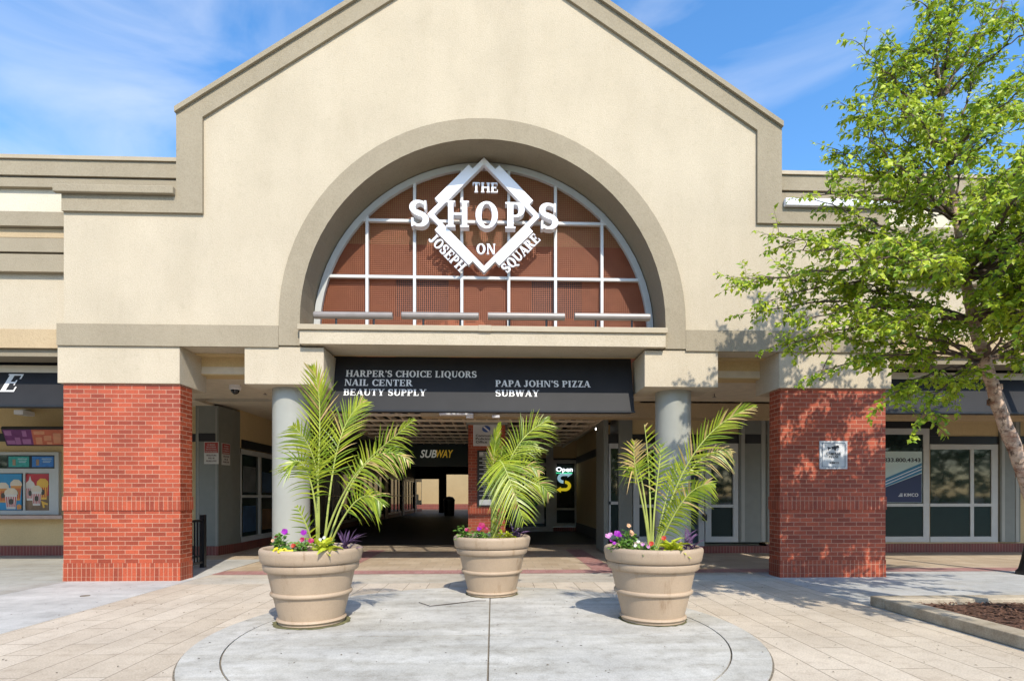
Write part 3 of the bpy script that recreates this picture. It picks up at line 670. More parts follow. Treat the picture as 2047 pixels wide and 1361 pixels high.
# awnings
def awning(x0, x1, label, ytop, ybot, ztop, zbot, lettering=None):
    a = thing('shop_awning', ((x0 + x1) / 2, ytop, zbot), label, 'awning')
    m = MB(); m.prism([(ytop, ztop), (ybot, zbot), (ybot + .015, zbot), (ytop + .06, zbot), (ytop + .06, ztop)], lambda u, v, w: Vector((x0 + w, u, v)), x1 - x0)
    m.build('canvas', AWN, a)
    m = MB(); m.box(x0 - .01, x1 + .01, ybot - .012, ybot + .02, zbot - .025, zbot + .002); m.build('hem', BLACKP, a)
    d = Vector((0, ytop - ybot, ztop - zbot)); L = d.length; d.normalize(); nrm = Vector((0, -d.z, d.y))
    def fn(px, py, slant=0):
        Y = ybot + .12; x, z = at(px, py, Y); k = (z - zbot) / d.z
        o = Vector((0, ybot, zbot)) + d * k
        x = at(px, py, o.y)[0]
        return lambda u, v, w: Vector((x + u, 0, 0)) + Vector((0, ybot, zbot)) + d * (k + v) + nrm * (.006 - w)
    return a, fn
LETW = plain('awning_lettering', (.72, .70, .66), .5, var=.03)
aw, fn = awning(-2.62, 2.325, 'black entrance awning listing liquors, nail center, beauty supply, pizza and subway shops', 9.2, 8.95, 3.6, 2.68)
for txt, x0, x1, yb, hp in (("HARPER'S CHOICE LIQUORS", 691, 952, 752, 14), ('NAIL CENTER', 688, 823, 771, 14), ('BEAUTY SUPPLY', 686, 849, 791.5, 14), ("PAPA JOHN'S PIZZA", 990, 1182, 773, 14), ('SUBWAY', 990, 1078, 793.5, 14)):
    m = MB(); ww = (x1 - x0) * 9.05 / FPX; serif(m, txt, fn(x0, yb), hp * 9.03 / FPX, .004, ww); m.build('lettering', LETW, aw)
awl, fnl = awning(-13, -6.62, 'black awning over the ordering window with one white italic letter E in view', 9.25, 8.98, 3.53, 2.73)
m = MB(); serif(m, 'E', fnl(-4, 784), 39 * 9.05 / FPX, .004, 34 * 9.05 / FPX, shear=.22); m.build('lettering', LETW, awl)
awr, _ = awning(6.42, 14, 'plain black awning behind the birch trunk on the right wing', 9.25, 8.98, 3.53, 2.70)

# ---- right wing shopfront
fr = pxpart('shop_window', FRAME, RW_, YB - .03, .1, (1700, 856, 1858, 868), (1846, 868, 1858, 1083), (1700, 1006, 1846, 1012), (1700, 1072, 1846, 1083))
pxpart('pane', GLASS, fr, YB - .012, .011, (1700, 868, 1846, 1006)); pxpart('lower_panel', DGREEN, fr, YB - .013, .012, (1700, 1012, 1846, 1072))
fr = pxpart('shop_window', FRAME, RW_, YB - .03, .1, (1860, 888, 1995, 898), (1940, 898, 1947, 1072), (1982, 898, 1995, 1083), (1860, 1006, 1940, 1012), (1947, 1006, 1982, 1012), (1860, 1072, 1982, 1083))
pxpart('pane', GLASS, fr, YB - .012, .011, (1860, 898, 1982, 1006)); pxpart('lower_panel', DGREEN, fr, YB - .013, .012, (1860, 1012, 1982, 1072))
pxpart('black_stripe', BLACKP, RW_, YB - .02, .019, (1859, 838, 1876, 871.5), (1859, 872, 2000, 887.5), (2040, 872, 2200, 887.5), (1700, 838, 1858, 855.5))
pl = pxpart('flat_pilaster', GREYD, RW_, YB - .06, .3, (2000, 832, 2040, 1083)); pxpart('panel_edge', GREYP, pl, YB - .07, .009, (2003, 836, 2009, 1082), (2031, 836, 2037, 1082))
# poster in that window
ps = thing('leasing_poster', at3(1805, 940, YB), 'leasing poster with a phone number and blue diagonal bands inside the window', 'poster')
YP = YB - .02
a0, zt = at(1700, 902, YP); b0, zb = at(1843, 1004, YP); zb = at(1800, 1004, YP)[1]; zt = at(1800, 902, YP)[1]
m = MB(); m.box(a0, b0, YP, YP + .012, zb, zt); m.build('sheet', plain('poster_pale', (.46, .58, .56), .4, var=.04), ps)
def pxpoly(pts, Y, d): return MB().prism([at(x, y, Y) for x, y in pts], XZ(Y), d)
pxpoly([(1700, 1003.5), (1842.5, 1003.5), (1842.5, 946), (1700, 1000)], YP - .004, .0035).build('navy_field', plain('poster_navy', (.012, .018, .07), .35, var=.05), ps)
pxpoly([(1700, 1000), (1842.5, 944), (1842.5, 925), (1700, 985)], YP - .0075, .003).build('blue_band', plain('poster_blue', (.03, .17, .30), .35, var=.05), ps)
for dy in (6, 12):
    pxpoly([(1700, 985 + dy + 1.4), (1842.5, 925 + dy + 1.4), (1842.5, 925 + dy), (1700, 985 + dy)], YP - .0105, .0025).build('white_line', WHITE, ps)
m = MB(); x_, z_ = at(1840, 923, YP); sans(m, '833.800.4343', lambda u, v, w: Vector((x_ + u, YP - .004 + w, z_ + v)), .088, .0035, align=1, width=.86, bold=.02); 
m.build('phone_number', plain('poster_ink', (.01, .012, .03), .4), ps)
m = MB(); x_, z_ = at(1807, 992, YP); sans(m, 'KIMCO', lambda u, v, w: Vector((x_ + u, YP - .0078 + w, z_ + v)), .075, .0035, width=.33, bold=.01)
lx, lz = at(1797, 992, YP)
for k in range(3): m.prism([(lx - .02 + .02 * k, lz + .028 * k), (lx + .075, lz + .028 * k), (lx + .085, lz + .028 * k + .015), (lx - .01 + .02 * k, lz + .028 * k + .015)], XZ(YP - .0078), .0035)
m.build('logo', plain('poster_logo', (.7, .72, .74), .4), ps)

# ---- left wing: ordering window, menu board, posters
YO = YB - .02
ow = pxpart('ordering_window', FRAME, LW, YO - .06, .12, (-160, 903, 117, 909), (-160, 936, 117, 945), (109, 909, 117, 936), (109, 945, 117, 1028), (46, 945, 50, 1020), (-160, 1020, 109, 1028), (98, 945, 109, 1020))
pxpart('pane', GLASS, ow, YO - .01, .02, (-160, 909, 109, 936)); pxpart('pane', GLASSB, ow, YO - .012, .02, (-160, 945, 98, 1020))
pxpart('counter_sill', plain('counter_tan', (.42, .30, .24), .4), ow, YO - .3, .32, (-160, 1030, 124, 1037))
pxpart('black_stripe', BLACKP, LW, YB - .018, .017, (-160, 866, 60, 882))
def screen(x0, x1, c, nm):
    s_ = thing('menu_screen', at3((x0 + x1) / 2, 922, YO), nm, 'screen', None)
    pxpart('housing', BLACKP, s_, YO - .055, .04, (x0 - 3, 909.5, x1 + 3, 935.5)); pxpart('display', plain('screen_' + nm.split()[1], c, .3, var=.4, vs=14, emit=c, es=.3), s_, YO - .06, .004, (x0, 912, x1, 933))
    pxpart('menu_line', plain('screen_text_' + nm.split()[1], (.4, .5, .55), .4), s_, YO - .064, .003, (x0 + (x1 - x0) * .45, 916, x1 - 4, 917.5), (x0 + (x1 - x0) * .5, 920, x1 - 5, 921.2), (x0 + (x1 - x0) * .5, 923, x1 - 7, 924.2))
    pxpart('pictured_cup', plain('screen_cup_' + nm.split()[1], (.30, .2, .12), .4), s_, YO - .064, .003, (x0 + 8, 918, x0 + 14, 930))
screen(17, 58, (.02, .16, .14), 'small teal menu screen above the counter window'); screen(64, 107, (.02, .09, .24), 'small blue menu screen above the counter window')
def cup(s_, cx, yb, w, h, Y, cols, i, dome):
    """a flat printed cup: body, stripes, cream top"""
    pxpoly([(cx - w * .36, yb), (cx + w * .36, yb), (cx + w * .5, yb - h * .72), (cx - w * .5, yb - h * .72)], Y, .002).build('pictured_cup', cols[0], s_)
    m = MB()
    for k in range(-2, 3): m.prism([at(cx + k * w * .15 - w * .035, yb - h * .1, Y - .002), at(cx + k * w * .15 + w * .035, yb - h * .1, Y - .002), at(cx + k * w * .18 + w * .04, yb - h * .58, Y - .002), at(cx + k * w * .18 - w * .04, yb - h * .58, Y - .002)], XZ(Y - .002), .0018)
    m.build('cup_stripe', MATS['print_red'], s_)
    pxpoly([(cx + w * .2 * math.cos(R(a)), yb - h * .35 + h * .14 * math.sin(R(a))) for a in range(0, 360, 30)], Y - .004, .0018).build('cup_badge', MATS['print_dark'], s_)
    pts = [(cx - w * .55, yb - h * .70)] + ([(cx - w * .42, yb - h * .85), (cx - w * .15, yb - h * .95), (cx, yb - h * 1.18), (cx + w * .15, yb - h * .95), (cx + w * .42, yb - h * .85)] if dome else [(cx - w * .5, yb - h * .86), (cx - w * .2, yb - h), (cx + w * .25, yb - h * .99), (cx + w * .5, yb - h * .86)]) + [(cx + w * .55, yb - h * .70)]
    pxpoly(pts, Y - .002, .002).build('cup_top', cols[1], s_)
plain('print_red', (.45, .03, .03), .5); plain('print_dark', (.06, .05, .03), .5)
PB, PW, PC, PY_, PR, PO = plain('print_blue', (.03, .23, .42), .5), plain('print_white', (.6, .55, .48), .5), plain('print_cream', (.62, .52, .38), .5), plain('print_yellow', (.70, .40, .05), .5), plain('print_redfield', (.45, .03, .035), .5), plain('print_orange', (.6, .25, .05), .5)
WOODP = plain('print_wood', (.20, .12, .06), .5, var=.3)
d1 = thing('drinks_poster', at3(0, 983, YO - .03), 'blue drinks poster of striped cups in the ordering window', 'poster')
YD = YO - .035
pxpart('sheet', PB, d1, YD, .01, (-60, 947, 43, 1019))
cup(d1, 6, 1004, 22, 40, YD - .003, (PO, PC), 0, False); cup(d1, 32, 1000, 22, 42, YD - .003, (PO, PC), 0, False); cup(d1, 22, 1017, 25, 42, YD - .009, (PW, PC), 0, False); cup(d1, -20, 1016, 25, 42, YD - .009, (PW, PC), 0, False)
pxpoly([(33, 1010), (38, 1007), (43, 1010), (42.5, 1017), (34, 1018)], YD - .009, .003).build('pictured_fruit', PO, d1)
d2 = thing('drinks_poster', at3(72, 983, YO - .03), 'red topped drinks poster with a swirled cup and yellow cups', 'poster')
pxpart('sheet', PR, d2, YD, .01, (49, 947, 97, 990)); pxpart('table_picture', WOODP, d2, YD, .01, (49, 990.2, 97, 1020))
cup(d2, 60, 1000, 18, 42, YD - .003, (PW, PW), 0, True); cup(d2, 85, 998, 22, 42, YD - .003, (PY_, PY_), 0, False); cup(d2, 73, 1010, 20, 40, YD - .009, (PW, PC), 0, False)
pxpoly([(82, 1000), (96, 1006), (95, 1009), (88, 1008), (90, 1014), (86, 1015)], YD - .009, .003).build('pictured_fruit', PY_, d2)
mbrd = thing('menu_board', at3(64, 874, YB - .5), 'tilted purple and orange menu board hung above the ordering window', 'menu board')
def tiltq(x0, x1, t0, t1, off):
    """panel leaning out at the top: t 0 bottom .. 1 top"""
    f = lambda x, t: at3(x, 890 - 33 * t, YB - .35 - .45 * t)
    a, b, c, d = f(x0 + 0, t0), f(x1, t0), f(x1, t1), f(x0, t1)
    n = (b - a).cross(d - a).normalized()
    return [p + n * off for p in (a, b, c, d)], n
def tpart(name, mat, x0, x1, t0, t1, off, th=.01):
    sh = lambda x, t: x - 12 * t * (1 - (x - 5) / 130)
    f = lambda x, t: at3(sh(x, t), 890 - 33 * t, YB - .35 - .45 * t)
    a, b, c, d = f(x0, t0), f(x1, t0), f(x1, t1), f(x0, t1); n = (b - a).cross(d - a).normalized()
    if n.y > 0: n = -n
    V = [p + n * off for p in (a, b, c, d)] + [p + n * (off - th) for p in (a, b, c, d)]
    MB().add(V, [(0, 1, 2, 3), (7, 6, 5, 4), (0, 4, 5, 1), (1, 5, 6, 2), (2, 6, 7, 3), (3, 7, 4, 0)]).build(name, mat, mbrd)
tpart('frame', BLACKP, 13, 150, -.03, 1.04, 0, .05)
tpart('purple_panel', plain('menu_purple', (.16, .035, .15), .4, var=.2), 15, 68, .04, .96, .004); tpart('orange_panel', plain('menu_orange', (.50, .13, .07), .4, var=.2), 68, 148, .04, .96, .004)
MP, MO = plain('menu_lilac', (.36, .15, .34), .4), plain('menu_peach', (.62, .28, .16), .4)
for k, (a, b, c, d) in enumerate(((17, 30, .62, .9), (17, 33, .1, .32), (34, 44, .08, .5), (48, 64, .1, .4), (50, 58, .55, .9))): tpart('menu_block', MP, a, b, c, d, .008, .003)
for k, (a, b, c, d) in enumerate(((72, 92, .68, .88), (74, 86, .1, .5), (90, 104, .3, .6), (108, 122, .15, .75), (95, 105, .08, .22))): tpart('menu_block', MO, a, b, c, d, .008, .003)

# ------------------------------------------------------------------ logo sign in the arch
YL = 8.95
ls = thing('diamond_logo_sign', at3(967, 430, YL + .12), 'white diamond sign reading THE SHOPS ON JOSEPH SQUARE in the arched window', 'sign')
dc = at(967.5, 430, YL); hw = at(1080, 430, YL)[0] - dc[0]; hh = at(967, 315, YL)[1] - dc[1]
def dpt(k, t, off):
    """point on diamond edge k (0 right-top .. ), t along, off outwards"""
    c = [(1, 0), (0, 1), (-1, 0), (0, -1)]; a, b = c[k], c[(k + 1) % 4]
    p = Vector((a[0] + (b[0] - a[0]) * t, a[1] + (b[1] - a[1]) * t)); n = Vector((a[0] + b[0], a[1] + b[1])).normalized()
    return (dc[0] + p.x * hw + n.x * off, dc[1] + p.y * hh + n.y * off)
def inn(k, s): c = [(1, 0), (0, 1), (-1, 0), (0, -1)][k % 4]; return (dc[0] + c[0] * hw * s, dc[1] + c[1] * hh * s)
m = MB(); polys = []
for k in range(4):
    polys.append([inn(k, 1), inn(k + 1, 1), inn(k + 1, .885), inn(k, .885)])
    polys.append([dpt(k, .20, -.03), dpt(k, .80, -.03), dpt(k, .80, .092), dpt(k, .20, .092)])
m.flat(polys, XZ(YL), .10); m.build('diamond_frame', WHITE, ls)
def logotext(txt, x0, x1, yb, h, y=YL - .02, d=.08, name='lettering'):
    m = MB(); a, z = at(x0, yb, y); b, _ = at(x1, yb, y); serif(m, txt, lambda u, v, w: Vector((a + u, y + w, z + v)), h * y / FPX, d, b - a, sp=.04); m.build(name, WHITE, ls)
logotext('THE', 944, 997, 383.5, 19, YL + .02, .04)
for c, x0, x1, yb in (('S', 817, 860, 452), ('H', 891, 940, 453), ('O', 949, 999, 455), ('P', 1009, 1053, 456), ('S', 1077, 1119, 457.5)): logotext(c, x0, x1, yb, 52, YL - .05, .14)
logotext('ON', 952, 992, 507, 20, YL + .02, .04)
def rot_text(txt, px, py, ang, length, h):
    m = MB(); a, z = at(px, py, YL + .02); c, s = math.cos(R(ang)), math.sin(R(ang)); k = YL / FPX
    serif(m, txt, lambda u, v, w: Vector((a + u * c - v * s, YL + .02 + w, z + u * s + v * c)), h * k, .04, length * k, sp=.05); m.build('lettering', WHITE, ls)
rot_text('JOSEPH', 856, 480, -45, 90, 20); rot_text('SQUARE', 1014, 547, 45.5, 98, 20)
m = MB()
for px, py in ((870, 425), (1066, 425), (967, 330), (967, 535)): a, z = at(px, py, YL); m.box(a - .02, a + .02, YL + .1, YW + .005, z - .02, z + .02)
m.build('mounting_bracket', RAIL, ls)
# four light bars on the sill
for (x0, x1, lab) in ((628, 785, 'grey light bar on the arch sill, first from the left end'), (803, 957, 'grey light bar on the arch sill, below JOSEPH'), (975, 1129, 'grey light bar on the arch sill, below SQUARE'), (1148, 1299, 'grey light bar on the arch sill, at its right end')):
    y = 8.62; a, z = at(x0, 630 + (x0 - 628) * .0055, y); b, _ = at(x1, 630, y)
    t_ = thing('light_bar', ((a + b) / 2, y, 3.885), lab, 'lamp', 'light bars on the arch sill')
    m = MB(); prof = [(.058 * math.cos(R(k)), .058 * math.sin(R(k))) for k in range(0, 360, 30)]
    m.prism(prof, lambda u, v, w: Vector((a + w, y + u, z + v)), b - a); m.build('housing', RAIL, t_, bevel=.008)
    m = MB()
    for k in (.28, .76):
        xx = a + (b - a) * k; m.tube([(xx, y, z - .05), (xx, y, 3.89)], .017, 8); m.box(xx - .03, xx + .03, y - .04, y + .04, 3.885, 3.91)
    m.build('bracket', BLACKP, t_)

# ------------------------------------------------------------------ small signs and fittings
def sign(name, label, px0, py0, px1, py1, Y, mat, th=.02, cat='sign', group=None):
    t = thing(name, at3((px0 + px1) / 2, (py0 + py1) / 2, Y), label, cat, group); pxpart('plate', mat, t, Y - th, th - .001, (px0, py0, px1, py1)); return t
ALU = plain('sign_aluminium', (.58, .58, .58), .3, metal=0, var=.08); INK = plain('sign_ink', (.015, .017, .022), .4)
YS1 = YF + .02
t = sign('security_sign', 'white square security camera sign on the right brick pier', 1639, 881, 1694, 937, YS1, ALU)
def frm(px0, py0, px1, py1, w, Y, d, par, mat, name='border'): pxpart(name, mat, par, Y, d, (px0, py0, px1, py0 + w), (px0, py1 - w, px1, py1), (px0, py0 + w, px0 + w, py1 - w), (px1 - w, py0 + w, px1, py1 - w))
frm(1643.5, 885, 1690, 933, .9, YS1 - .023, .003, t, plain('sign_blue_line', (.06, .11, .17), .4))
m = MB()
for p in ([(1662, 892.5), (1676, 889.5), (1678, 894.5), (1664, 898)], [(1654, 892.5), (1661, 894.5), (1661, 896.5), (1658, 897), (1656.5, 900)], [(1667, 897), (1672, 896), (1670.5, 900.5), (1669, 900.5)]): m.prism([at(*q, YS1 - .023) for q in p], XZ(YS1 - .023), .003)
m.build('camera_symbol', INK, t)
m = MB()
for txt, x, y, h, w in (('CAMERAS', 1652, 909, 5.2, 29), ('IN USE', 1657, 915, 5.2, 20), ('KIMCO', 1659, 926.5, 4, 19)):
    a, z = at(x, y, YS1 - .023); sans(m, txt, lambda u, v, wd: Vector((a + u, YS1 - .023 + wd, z + v)), h * .00779, .003, w * .00779, bold=.012)
m.build('lettering', INK, t)
SR, SW = plain('notice_red', (.36, .05, .04), .4), plain('notice_white', (.55, .53, .48), .4)
def notice(label, origin, du, dw, w):
    """red over white notice; origin bottom centre, du along, dw outwards"""
    t = thing('notice_sign', origin, label, 'sign', 'red and white notices on the corner pilaster'); h = .48
    f = lambda off: (lambda u, v, d: Vector(origin) + du * u + Vector((0, 0, v)) + dw * (off - d))
    MB().prism(rect(-w / 2, w / 2, 0, h), f(.012), .01).build('plate', SW, t)
    MB().prism(rect(-w / 2 + .012, w / 2 - .012, h * .5, h - .012), f(.015), .0025).build('red_field', SR, t)
    m = MB()
    for i, s_ in enumerate(('NO SMOKING', 'NO LOITERING', 'NO SOLICITING', 'NO SKATEBOARDING')): sans(m, s_, lambda u, v, d: f(.018)(u, v + h - .075 - i * .05, d), .026, .002, w * (.55 + .08 * i), align=.5, bold=.01)
    m.build('white_lettering', SW, t); m = MB()
    for i, s_ in enumerate(('VIOLATORS', 'WILL BE', 'PROSECUTED')): sans(m, s_, lambda u, v, d: f(.016)(u, v + h * .5 - .07 - i * .062, d), .036, .002, w * (.7 if i != 1 else .45), align=.5, bold=.01)
    m.build('lettering', plain('notice_ink', (.08, .03, .03), .5) if 'notice_ink' not in MATS else MATS['notice_ink'], t)
xa_, za_ = at(423, 927, YB - .1); notice('red and white notice facing front on the grey corner pilaster', (xa_, YB - .10, za_), Vector((1, 0, 0)), Vector((0, -1, 0)), .31)
dv = Vector((XL - XP1, .52, 0)).normalized(); mid = Vector(((XP1 + XL) / 2, YB - .1 + .26, za_ - .01)); notice('red and white notice on the angled face of the corner pilaster', mid, dv, Vector((dv.y, -dv.x, 0)), .30)
t = sign('police_office_sign', 'grey community policing office sign on the brick pillar behind the palm', 946, 849, 999, 891, YPL, ALU, .03)
YQ = YPL - .033
frm(946.5, 849.5, 998.5, 890.5, 1, YQ, .003, t, WHITE)
m = MB()
for i, s_ in enumerate(('Community', 'Policing', 'Office')):
    a, z = at(951, 872.5 + i * 6.4, YQ); sans(m, s_, lambda u, v, d: Vector((a + u, YQ + d, z + v)), .055, .003, (.46, .36, .27)[i], bold=.02)
m.build('lettering', INK, t)
e0 = at(972, 857, YQ); m = MB(); m.flat([[(e0[0] + .10 * math.cos(R(k)), e0[1] + .08 * math.sin(R(k))) for k in range(0, 360, 20)]], XZ(YQ), .003); m.build('round_badge', plain('badge_blue', (.05, .11, .33), .4), t)
m = MB(); m.prism([(e0[0] - .075, e0[1] + .04), (e0[0] - .05, e0[1] + .065), (e0[0] + .075, e0[1] - .04), (e0[0] + .05, e0[1] - .065)], XZ(YQ - .003), .0028); m.build('badge_stripe', WHITE, t)
t = sign('directory_board', 'black framed shop directory board on the brick pillar', 954, 900, 1000, 1012, YPL - .002, BLACKP, .05)
YQ = YPL - .056
pxpart('header', ALU, t, YQ, .004, (958, 903, 996, 910)); pxpart('footer', POST, t, YQ, .004, (958, 998, 996, 1009))
m = MB()
for k in range(10): pxbox(m, 958, 911.5 + k * 8.6, 996, 912.6 + k * 8.6, YQ, .004)
m.build('divider', WHITE, t); m = MB()
for k in range(9):
    random.seed(k + 3); pxbox(m, 963 + random.uniform(0, 6), 915 + k * 8.6, 976 + random.uniform(0, 12), 917.4 + k * 8.6, YQ, .004)
m.build('name_strip', POST, t); m = MB(); a, z = at(966, 909.3, YQ - .004); sans(m, 'SHOPS', lambda u, v, d: Vector((a + u, YQ - .004 + d, z + v)), .06, .003, .28, bold=.02); m.build('heading', INK, t)
# fluorescent fixture, security cube, dome camera, spot, sprinklers
t = thing('strip_light', at3(910, 825, 11.45), 'long white strip light mounted on the beam below the awning', 'lamp')
pxpart('housing', WHITE, t, 11.32, .17, (878, 820, 946, 829), bevel=.01); pxpart('end_bracket', WHITE, t, 11.36, .13, (932, 829, 946, 835), bevel=.005)
t = thing('junction_box', at3(992, 832, 11.45), 'small white junction box on the beam beside the strip light', 'box'); pxpart('cover', WHITE, t, 11.4, .09, (983.5, 829.5, 999, 834.5), bevel=.008)
dx, dz = at(470, 762, 10.1)
t = thing('dome_camera', (dx, 10.1, 3.286), 'white dome security camera on the arcade ceiling left of the column', 'camera')
MB().lathe([(.0, -.001), (.10, -.001), (.10, -.07), (.085, -.085), (.0, -.085)][::-1], (dx, 10.1, 3.286), 24).build('housing', WHITE, t)
MB().lathe([(.075 * math.cos(R(a)), -.086 - .075 * math.sin(R(a))) for a in range(0, 91, 15)][::-1], (dx, 10.1, 3.286), 24).build('dome', glass('dome_glass', (.01, .01, .012)), t)
t = thing('wall_camera', at3(38, 822, YB - .2), 'white box camera under the awning above the menu board', 'camera')
pxpart('housing', WHITE, t, YB - .45, .3, (27, 819, 46, 828), bevel=.01); pxpart('wall_mount', GREYP, t, YB - .15, .15, (40, 817, 52, 824), bevel=.01)
sx, sz = at(1195, 854, 14.2)
t = thing('spot_light', (sx, 14.2, sz), 'lit spot light on the right passage wall', 'lamp')
MB().tube([(sx + .05, 14.2, sz + .06), (sx - .03, 14.14, sz - .05)], .055, 12).build('housing', BLACKP, t)
MB().tube([(sx - .031, 14.139, sz - .051), (sx - .036, 14.134, sz - .06)], .048, 12).build('lens', plain('spot_lens', (.9, .9, .9), .3, emit=(1, .97, .9), es=6), t)
BX('arm', BLACKP, t, sx + .03, XR - .001, 14.17, 14.23, sz + .07, sz + .12)
for px, py, Y, lab in ((530, 786, 10.6, 'ceiling sprinkler head left of the left column'), (1428, 787, 10.6, 'ceiling sprinkler head right of the right column')):
    a, z = at(px, py, Y); t = thing('sprinkler', (a, Y, 3.286), lab, 'sprinkler', 'ceiling sprinklers')
    MB().tube([(a, Y, 3.285), (a, Y, 3.21)], .012, 8).build('stem', RAIL, t); MB().lathe([(0, -.075), (.04, -.075), (.04, -.068), (0, -.068)], (a, Y, 3.286), 16).build('deflector', RAIL, t)
# fence behind the left pier
t = thing('iron_fence', (-5.24, 9.6, 0), 'short black iron fence between the left pier and the grey pilaster', 'fence')
m = MB(); m.box(-5.26, -5.22, 9.05, 10.15, .83, .87); m.box(-5.26, -5.22, 9.05, 10.15, .08, .12); m.build('rail', BLACKP, t)
for y in (9.1, 10.15): BX('post', BLACKP, t, -5.28, -5.20, y - .04, y + .04, 0, .95)
for k in range(10): BX('picket', BLACKP, t, -5.25, -5.23, 9.2 + k * .095 - .01, 9.2 + k * .095 + .01, .12, .83)
# litter bin far down the passage
bx, _ = at(898, 1020, 36)
t = thing('litter_bin', (bx, 36, 0), 'black litter bin near the far end of the passage', 'bin')
MB().lathe([(0, 0), (.33, 0), (.36, .9), (.36, .95), (0, .95)], (bx, 36, 0), 20).build('body', BLACKP, t)
MB().lathe([(.38, .95), (.38, 1.02), (.25, 1.2), (0, 1.25)], (bx, 36, 0), 20).build('lid', plain('bin_lid', (.05, .05, .055), .3), t)
# lamp post at right edge
lx_ = 8.86
t = thing('lamp_post', (lx_, 8.75, 0), 'black lamp post with a flared base at the right edge', 'lamp post')
MB().lathe([(0, 0), (.2, 0), (.2, .05), (.165, .09), (.13, .25), (.09, .5), (.075, .8), (.07, .85), (.062, .87)], (lx_, 8.75, 0), 24).build('base', BLACKP, t)
MB().lathe([(.06, .86), (.05, 3.7)], (lx_, 8.75, 0), 16).build('pole', BLACKP, t)
MB().lathe([(.06, 3.7), (.14, 3.8), (.2, 4.2), (.1, 4.3), (0, 4.4)], (lx_, 8.75, 0), 16).build('lantern', POST, t)
# drain cover and fallen twig
dxx, dyy = -4.95, 7.3
tag(MB().lathe([(0, .006), (.055, .006), (.055, .001)][::-1], (-5.28, 7.32, 0), 20).build('drain_cover', JOINT, loc=(-5.28, 7.32, 0)), 'small dark round cover in the pale left walkway', 'cover')
m = MB(); m.tube([(-.88, 6.60, .028), (-.72, 6.36, .03), (-.50, 6.50, .026), (-.20, 6.66, .03), (-.08, 6.68, .027)], [.004, .005, .005, .004, .003], 6)
tag(m.build('fallen_twig', plain('twig_bark', (.05, .035, .025), .9), loc=(-.5, 6.5, .02)), 'thin dark twig lying on the round slab before the middle planter', 'twig')

# ------------------------------------------------------------------ tree bed
KERB = concrete('kerb_concrete', (.47, .395, .29), .3, (.72, .68, .62))
bed = thing('tree_bed_kerb', (4.5, 6.3, 0), 'low weathered concrete kerb edging the mulched tree bed', 'kerb')
BX('kerb_stone', KERB, bed, 4.46, 4.70, 1.0, 6.118, 0, .115, bevel=.012); BX('kerb_stone', KERB, bed, 4.46, 12, 6.12, 6.36, 0, .118, bevel=.012)
m, nt, b = nodes('mulch'); nz = noise(nt, 28, 5, .75); r = ramp(nt, nz.outputs[0], .32, (.035, .016, .009), .66, (.24, .115, .065)); nt.links.new(r.outputs[0], b.inputs['Base Color']); b.inputs['Roughness'].default_value = .95; bump(nt, b, nz.outputs[0], 1.0, .04)
mm = MB(); random.seed(5)
NX, NY = 40, 40; V = [(4.69 + 7 * i / NX, 1.0 + 5.13 * j / NY, .055 + random.uniform(-.012, .016)) for j in range(NY + 1) for i in range(NX + 1)]
mm.add(V, [(j * (NX + 1) + i, j * (NX + 1) + i + 1, (j + 1) * (NX + 1) + i + 1, (j + 1) * (NX + 1) + i) for j in range(NY) for i in range(NX)])
for k in range(3500):
    x, y = random.uniform(4.73, 7.8), random.uniform(3.6, 6.09); a = random.uniform(0, 6.28); l, w = random.uniform(.015, .05), random.uniform(.005, .012); z = .072 + random.uniform(0, .012); e = random.uniform(-.015, .02)
    c, s = math.cos(a), math.sin(a); mm.add([(x - c * l + s * w, y - s * l - c * w, z), (x + c * l + s * w, y + s * l - c * w, z + e), (x + c * l - s * w, y + s * l + c * w, z + e + .004), (x - c * l - s * w, y - s * l + c * w, z + .004)], [(0, 1, 2, 3)])
tag(mm.build('mulch', MATS['mulch']), 'brown bark mulch filling the tree bed', 'mulch', kind='stuff')

# ------------------------------------------------------------------ planters, palms, flowers
def potmat():
    m, nt, b = nodes('terracotta_tan'); c = (.40, .298, .202)
    n1 = noise(nt, 2.0, 5, .6); n2 = noise(nt, 3.0, 6, .7, stretch=(3, 3, .5)); n3 = noise(nt, 80, 2)
    r1 = ramp(nt, n1.outputs[0], .3, mul(c, .88), .7, mul(c, 1.08)); r2 = ramp(nt, n2.outputs[0], .30, (.70, .62, .52), .44, (1, 1, 1)); r3 = ramp(nt, n3.outputs[0], .3, (.93, .93, .93), .6, (1.02, 1.02, 1.02))
    o = mixc(nt, r1.outputs[0], r2.outputs[0], mode='MULTIPLY', f=1); o = mixc(nt, o, r3.outputs[0], mode='MULTIPLY', f=1); nt.links.new(o, b.inputs['Base Color']); b.inputs['Roughness'].default_value = .62; return m
POT = potmat(); SOIL = plain('potting_soil', (.07, .035, .02), .95, var=.5, vs=40)
PROF = [(0, .0), (.325, 0), (.338, .008), (.338, .028), (.350, .032), (.356, .042), (.350, .055), (.332, .062), (.388, .282), (.405, .286), (.416, .296), (.418, .310), (.412, .322), (.399, .330), (.444, .528), (.470, .532), (.481, .545), (.489, .592), (.484, .606), (.476, .612), (.494, .616), (.506, .624), (.514, .66), (.524, .715), (.524, .735), (.515, .752), (.498, .760), (.478, .755), (.466, .735), (.46, .69)]
POTS = [(-1.845, 5.69, 'large tan planter at the left edge of the round slab'), (-.01, 7.21, 'large tan planter in the middle, set back before the passage'), (1.66, 5.66, 'large tan planter at the right edge of the round slab')]
pot0 = None
